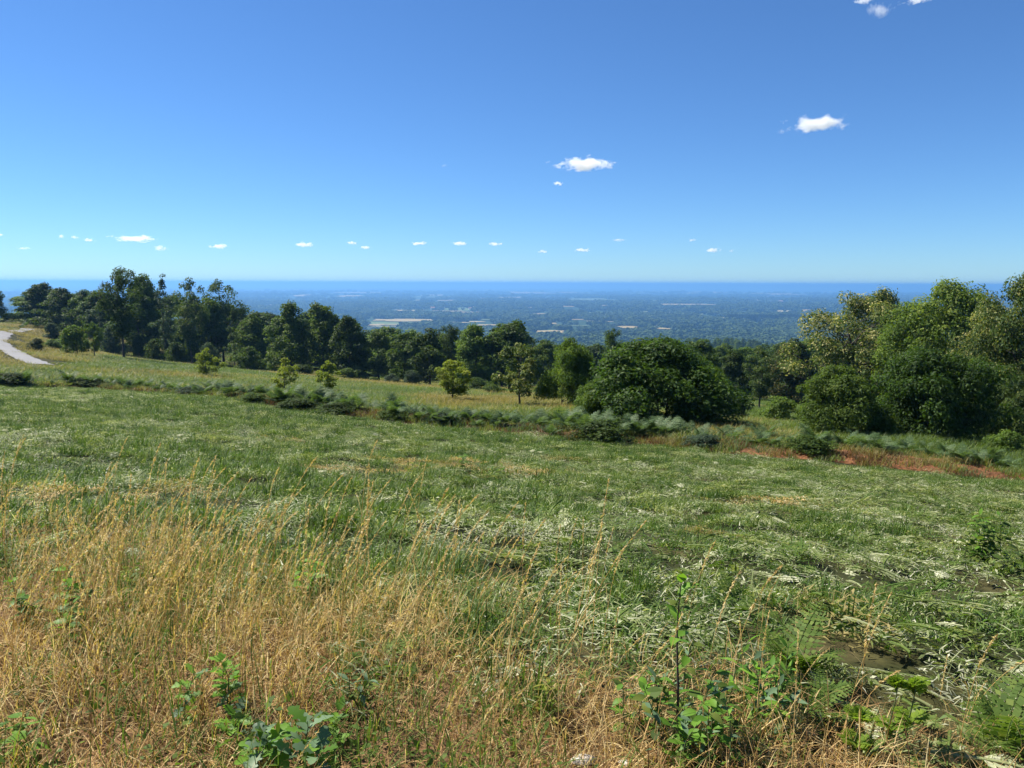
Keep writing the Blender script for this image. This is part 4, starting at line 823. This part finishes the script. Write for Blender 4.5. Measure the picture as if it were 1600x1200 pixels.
plant('weed', 862, 1140, 2, 'slim yellow-green sprig in the middle of the verge', kinds=('lance_light',), h=(.16, .22), leaf=(.06, .08), pairs=5, spread=.02, start=.3, droop=0)
plant('young_ash', 1054, 1165, 1, 'upright sapling with bare dark stem and leafy top', cat='sapling', kinds=('ovate', 'ovate', 'ovate_dark'), h=(.68, .70), leaf=(.055, .085), pairs=9, start=.62, stem_mat='stem_dark', r=.0065, droop=-.1)
plant('leafy_bush', 1045, 1165, 9, 'leafy green bush around the foot of the upright sapling', cat='bush', kinds=('ovate', 'ovate', 'ovate_dark', 'lance_blue'), h=(.2, .42), leaf=(.05, .08), pairs=7, spread=.16, start=.15)
plant('leafy_bush', 1110, 1190, 8, 'dense dark leafy growth right of the upright sapling', cat='bush', kinds=('ovate', 'ovate_dark', 'lance_blue', 'lance'), h=(.2, .34), leaf=(.05, .08), pairs=7, spread=.16, start=.15)
plant('leafy_shoot', 1180, 1140, 5, 'cluster of bright green pointed shoots right of the leafy bush', kinds=('lance',), h=(.24, .4), leaf=(.06, .09), pairs=6, spread=.1, start=.3, droop=-.2)
plant('leafy_shoot', 1225, 1150, 4, 'bluish leafy shoot beside the bright pointed shoots', kinds=('lance_blue', 'lance'), h=(.2, .34), leaf=(.06, .09), pairs=7, spread=.09, start=.2, droop=0)
plant('weed', 1535, 885, 10, 'dark leafy shrub standing in the mown field at right', cat='shrub', kinds=('ovate_dark', 'ovate_dark', 'lance'), h=(.3, .6), leaf=(.08, .12), pairs=9, spread=.16, start=.15, r=.005)
plant('weed', 1580, 905, 4, 'low dark weed beside the shrub in the mown field', cat='shrub', kinds=('ovate_dark',), h=(.2, .35), leaf=(.08, .11), pairs=7, spread=.14, start=.15)
plant('bramble', 50, 985, 6, 'bramble patch with broad green leaves at the left edge', kinds=('ovate', 'ovate_dark'), h=(.12, .26), leaf=(.06, .09), pairs=6, spread=.3, lean=.9, start=.2)
plant('bramble', 120, 965, 5, 'smaller bramble patch right of the one at the left edge', kinds=('ovate', 'ovate_dark'), h=(.1, .2), leaf=(.05, .08), pairs=5, spread=.22, lean=.9, start=.2)
plant('bramble', 15, 1190, 3, 'green-leaved sprig in the bottom left corner', kinds=('ovate', 'lance'), h=(.1, .18), leaf=(.06, .09), pairs=4, spread=.1, start=.3)
plant('weed', 490, 945, 3, 'bright lobed-leaf weed among tall stalks left of centre', kinds=('oak', 'ovate'), h=(.16, .3), leaf=(.07, .1), pairs=4, spread=.1, start=.4)
plant('weed', 712, 741, 3, 'dark leafy weed in the middle of the mown field', kinds=('ovate_dark', 'lance'), h=(.3, .45), leaf=(.1, .15), pairs=7, spread=.15, start=.15)
plant('weed', 655, 742, 3, 'pale green weed left of the dark leafy weed', kinds=('lance_light',), h=(.15, .25), leaf=(.1, .14), pairs=5, spread=.25, start=.1)
plant('weed', 772, 745, 3, 'low green weed right of the dark leafy weed', kinds=('lance', 'lance_light'), h=(.15, .28), leaf=(.1, .14), pairs=6, spread=.25, start=.1)
# umbel weeds with feathery yellow-green heads
FEATH = frond_geo(np.random.default_rng(8), L_=.1, pairs=8, droop=.9, z0=.9, width=.05).mesh('leaflet', 'leaf_lime')
for px, py, h_, lb in [(1385, 1178, .3, 'left yellow-green feathery-headed weed near the bottom right'), (1412, 1182, .3, 'right yellow-green feathery-headed weed near the bottom right'), (1330, 1195, .2, 'short feathery weed left of the feathery-headed pair')]:
    c = hit(px, py); e = link('feathery_weed', None, loc=(c[0], c[1], c[2] - .01)); tag(e, lb, 'weed')
    t = np.linspace(0, 1, 7); V, F = tube(np.stack([.02 * t, .01 * np.sin(t * 5), h_ * t], -1), .004 * (1 - .5 * t), 5); link('stem', mesh_np('stem', V, F, 'stem_green', smooth=True), e)
    for q in range(12): link('leaflet', FEATH, e, loc=(.02, 0, h_ * random.uniform(.88, 1)), rot=(0, random.uniform(-.9, .2), q * .55), scale=(random.uniform(.4, .75),) * 3)
    for q in range(4): link('leaflet', FEATH, e, loc=(.01, 0, h_ * random.uniform(.3, .7)), rot=(0, random.uniform(-.3, .2), q * 1.7), scale=(.9,) * 3)
# upright ferns near the camera
for px, py, s_, nf, lb in [(578, 1040, .32, 3, 'small bluish fern among golden grass at the centre left'), (1245, 1075, .42, 4, 'fern with pale broad fronds behind the bright pointed shoots'), (1585, 1190, .36, 5, 'fern in the bottom right corner'), (1290, 1130, .34, 3, 'half-flattened fern left of the feathery weeds'), (1150, 965, .3, 3, 'low fern in the mown field above the upright sapling')]:
    c = hit(px, py); bracken(c[0], c[1], s_, nf + 2, lb, None, name='fern', mat='leaf_light')
# broken wooden stub and flat stones showing in the verge
m, ns, L = nodes('pale_stone'); geo = N(ns, 'ShaderNodeNewGeometry'); n1 = noise(30); r1 = ramp(ns, [(.3, (.35, .3, .26)), (.7, (.6, .56, .5))]); L.new(n1.outputs[0], r1.inputs[0]); p = N(ns, 'ShaderNodeBsdfPrincipled'); p.inputs['Roughness'].default_value = .9; L.new(r1.outputs[0], p.inputs['Base Color']); o_ = N(ns, 'ShaderNodeOutputMaterial'); L.new(p.outputs[0], o_.inputs[0])
for px, py, s_, lb in [(912, 1190, .05, 'flat pale stone on the reddish soil at the bottom edge'), (975, 1195, .03, 'small pale stone right of the flat one at the bottom edge')]:
    g = np.random.default_rng(px); th = np.arange(10) * .6283; rr2 = s_ * g.uniform(.7, 1.1, 10)
    rings = [np.stack([np.cos(th) * rr2 * k, np.sin(th) * rr2 * k * .7, np.full(10, z_) + g.normal(size=10) * s_ * .04], -1) for k, z_ in ((.9, -.3 * s_), (1, .1 * s_), (.8, .35 * s_), (.4, .42 * s_))]
    V = np.concatenate(rings + [np.array([[0, 0, .42 * s_]])]); i = np.arange(3)[:, None] * 10; j = np.arange(10)[None]; F = np.stack([i + j, i + (j + 1) % 10, i + 10 + (j + 1) % 10, i + 10 + j], -1).reshape(-1, 4); Ft = np.stack([30 + np.arange(10), 30 + (np.arange(10) + 1) % 10, np.full(10, 40)], -1)
    c = hit(px, py); tag(link('stone', mesh_np('stone', V, [F, Ft], 'pale_stone'), loc=c), lb, 'stone')

# hedge on the skyline behind the lane
for q in range(9):
    px = 12 + q * 7.5
    T('hedge_shrub', 'shrub', px, 488.5 + random.uniform(-1, 1.5), 158 + random.uniform(-2, 2), 12, 'low shrub of the hedge on the skyline left of the wood', 'leaf_dark', cat='shrub', group='hedge on the left skyline')

# ------------------------------------------------------------------ clouds
m, ns, L = nodes('cloud')
tc = N(ns, 'ShaderNodeTexCoord'); oi = N(ns, 'ShaderNodeObjectInfo')
ln = N(ns, 'ShaderNodeVectorMath', operation='LENGTH'); L.new(tc.outputs['Object'], ln.inputs[0])
mp = N(ns, 'ShaderNodeVectorMath', operation='MULTIPLY'); mp.inputs[1].default_value = (2.2, 1.0, 1.0); L.new(tc.outputs['Object'], mp.inputs[0])
rs = N(ns, 'ShaderNodeMath', operation='MULTIPLY'); rs.inputs[1].default_value = 57.; L.new(oi.outputs['Random'], rs.inputs[0])
no = N(ns, 'ShaderNodeTexNoise', noise_dimensions='4D'); no.inputs['Scale'].default_value = 1.5; no.inputs['Detail'].default_value = 6; no.inputs['Roughness'].default_value = .62
L.new(mp.outputs[0], no.inputs['Vector']); L.new(rs.outputs[0], no.inputs['W'])
su = N(ns, 'ShaderNodeMath', operation='MULTIPLY_ADD'); su.inputs[1].default_value = 2.1; su.inputs[2].default_value = -.55; L.new(no.outputs[0], su.inputs[0])
d1 = N(ns, 'ShaderNodeMath', operation='SUBTRACT'); L.new(su.outputs[0], d1.inputs[0]); L.new(ln.outputs['Value'], d1.inputs[1])
mr = N(ns, 'ShaderNodeMapRange'); mr.inputs['From Min'].default_value = 0; mr.inputs['From Max'].default_value = .45; mr.inputs['To Max'].default_value = 1; L.new(d1.outputs[0], mr.inputs['Value'])
oc = N(ns, 'ShaderNodeMath', operation='MULTIPLY'); L.new(mr.outputs[0], oc.inputs[0]); sepc = N(ns, 'ShaderNodeSeparateColor'); L.new(oi.outputs['Color'], sepc.inputs[0]); L.new(sepc.outputs[0], oc.inputs[1])
pv = N(ns, 'ShaderNodeVolumePrincipled'); pv.inputs['Color'].default_value = (1, 1, 1, 1); pv.inputs['Anisotropy'].default_value = .35; L.new(oc.outputs[0], pv.inputs['Density'])
o_ = N(ns, 'ShaderNodeOutputMaterial'); L.new(pv.outputs[0], o_.inputs['Volume'])
ico = bpy.data.meshes.new('cloud'); import bmesh
bm = bmesh.new(); bmesh.ops.create_icosphere(bm, subdivisions=3, radius=1.0)
for v_ in bm.verts: v_.co.z = v_.co.z if v_.co.z > 0 else v_.co.z * .6
bm.to_mesh(ico); bm.free(); ico.materials.append(MATS['cloud'])
# (px, py, width px, height px, thickness, label)
CL = [(1272, 194, 120, 34, 1.0, 'largest white cloud, high at the right'), (915, 256, 118, 30, 1.0, 'flat white cloud right of the centre of the sky'), (872, 287, 20, 9, .6, 'tiny cloud just under the flat central cloud'),
      (1375, 16, 44, 30, .35, 'wispy cloud near the top right edge of the sky'), (1350, 1, 40, 12, .4, 'thin cloud cut by the top edge, left of the other one'), (1434, 0, 52, 12, .4, 'thin cloud cut by the top edge at right'), (1222, 205, 20, 14, .15, 'faint wisp left of the largest cloud'),
      (210, 373, 88, 16, 1.0, 'longest low cloud above the left wood'), (250, 388, 30, 13, .6, 'small cloud below the longest low cloud'), (95, 370, 16, 9, .7, 'left of three tiny low clouds at the far left'), (117, 371, 16, 9, .7, 'middle of three tiny low clouds at the far left'), (139, 375, 24, 8, .7, 'right of three tiny low clouds at the far left'),
      (37, 388, 26, 7, .25, 'faint low cloud near the left edge'), (1, 367, 12, 7, .6, 'tiny cloud cut by the left edge'), (342, 385, 40, 11, .8, 'low cloud above the tall open-crowned tree'), (476, 382, 40, 11, .9, 'low cloud left of the close pair'), (549, 380, 22, 9, .9, 'upper left one of the close pair of low clouds'), (571, 387, 26, 7, .7, 'lower right one of the close pair of low clouds'),
      (655, 380.5, 34, 9, .9, 'left one of three evenly spaced low clouds at centre'), (717, 380.5, 34, 9, .9, 'middle one of three evenly spaced low clouds at centre'), (774, 381, 30, 8, .8, 'right one of three evenly spaced low clouds at centre'), (846, 393, 24, 7, .6, 'low cloud lying nearest the horizon at centre'), (910, 391, 34, 8, .8, 'low cloud below and right of the evenly spaced three'),
      (966, 375, 32, 6, .18, 'faint high streak among the low clouds right of centre'), (1082, 375, 16, 8, .6, 'tiny round low cloud at right'), (1114, 391, 38, 10, .85, 'low cloud under the tiny round one at right'), (1143, 392, 12, 6, .5, 'crumb of cloud right of the low right cloud'), (694, 259, 16, 8, .05, 'barely visible wisp in the middle of the sky')]
for px, py, wp, hp, th, lb in CL:
    v = ray(px, py); Y = 1500. / max(v[2], .03) if py < 330 else 1300. / v[2]; Y = min(Y, 60000)
    a_ = wp / FPX * Y / 2 * 1.25; b_ = hp / FPX * Y / 2 * 1.2
    o = link('cloud', ico, loc=(v[0] * Y, Y, EYE + v[2] * Y), rot=(0, 0, math.atan2(-v[0], 1)), scale=(a_, a_ * .7, b_)); o.color = (th * (2.8 if py < 330 else 1.6) / b_ , 1, 1, 1)
    tag(o, lb, 'cloud', 'small clouds in the sky')

# ------------------------------------------------------------------ haze
m, ns, L = nodes('haze')
pv = N(ns, 'ShaderNodeVolumePrincipled'); pv.inputs['Color'].default_value = (.22, .50, .92, 1); pv.inputs['Density'].default_value = 1.45e-4; pv.inputs['Anisotropy'].default_value = 0.3
o_ = N(ns, 'ShaderNodeOutputMaterial'); L.new(pv.outputs[0], o_.inputs['Volume'])
zt_, zb2, hw = 26., float(gV[:, 2].min()) - 1, 61000.
hv = np.array([[x_, y_, z_] for z_ in (zb2, zt_) for x_, y_ in ((-hw, -hw), (hw, -hw), (hw, hw), (-hw, hw))])
hf = np.array([[0, 3, 2, 1], [4, 5, 6, 7], [0, 1, 5, 4], [1, 2, 6, 5], [2, 3, 7, 6], [3, 0, 4, 7]])
tag(link('haze', mesh_np('haze', hv, hf, 'haze')), 'blue summer haze lying over the plain', 'haze', None, 'stuff')
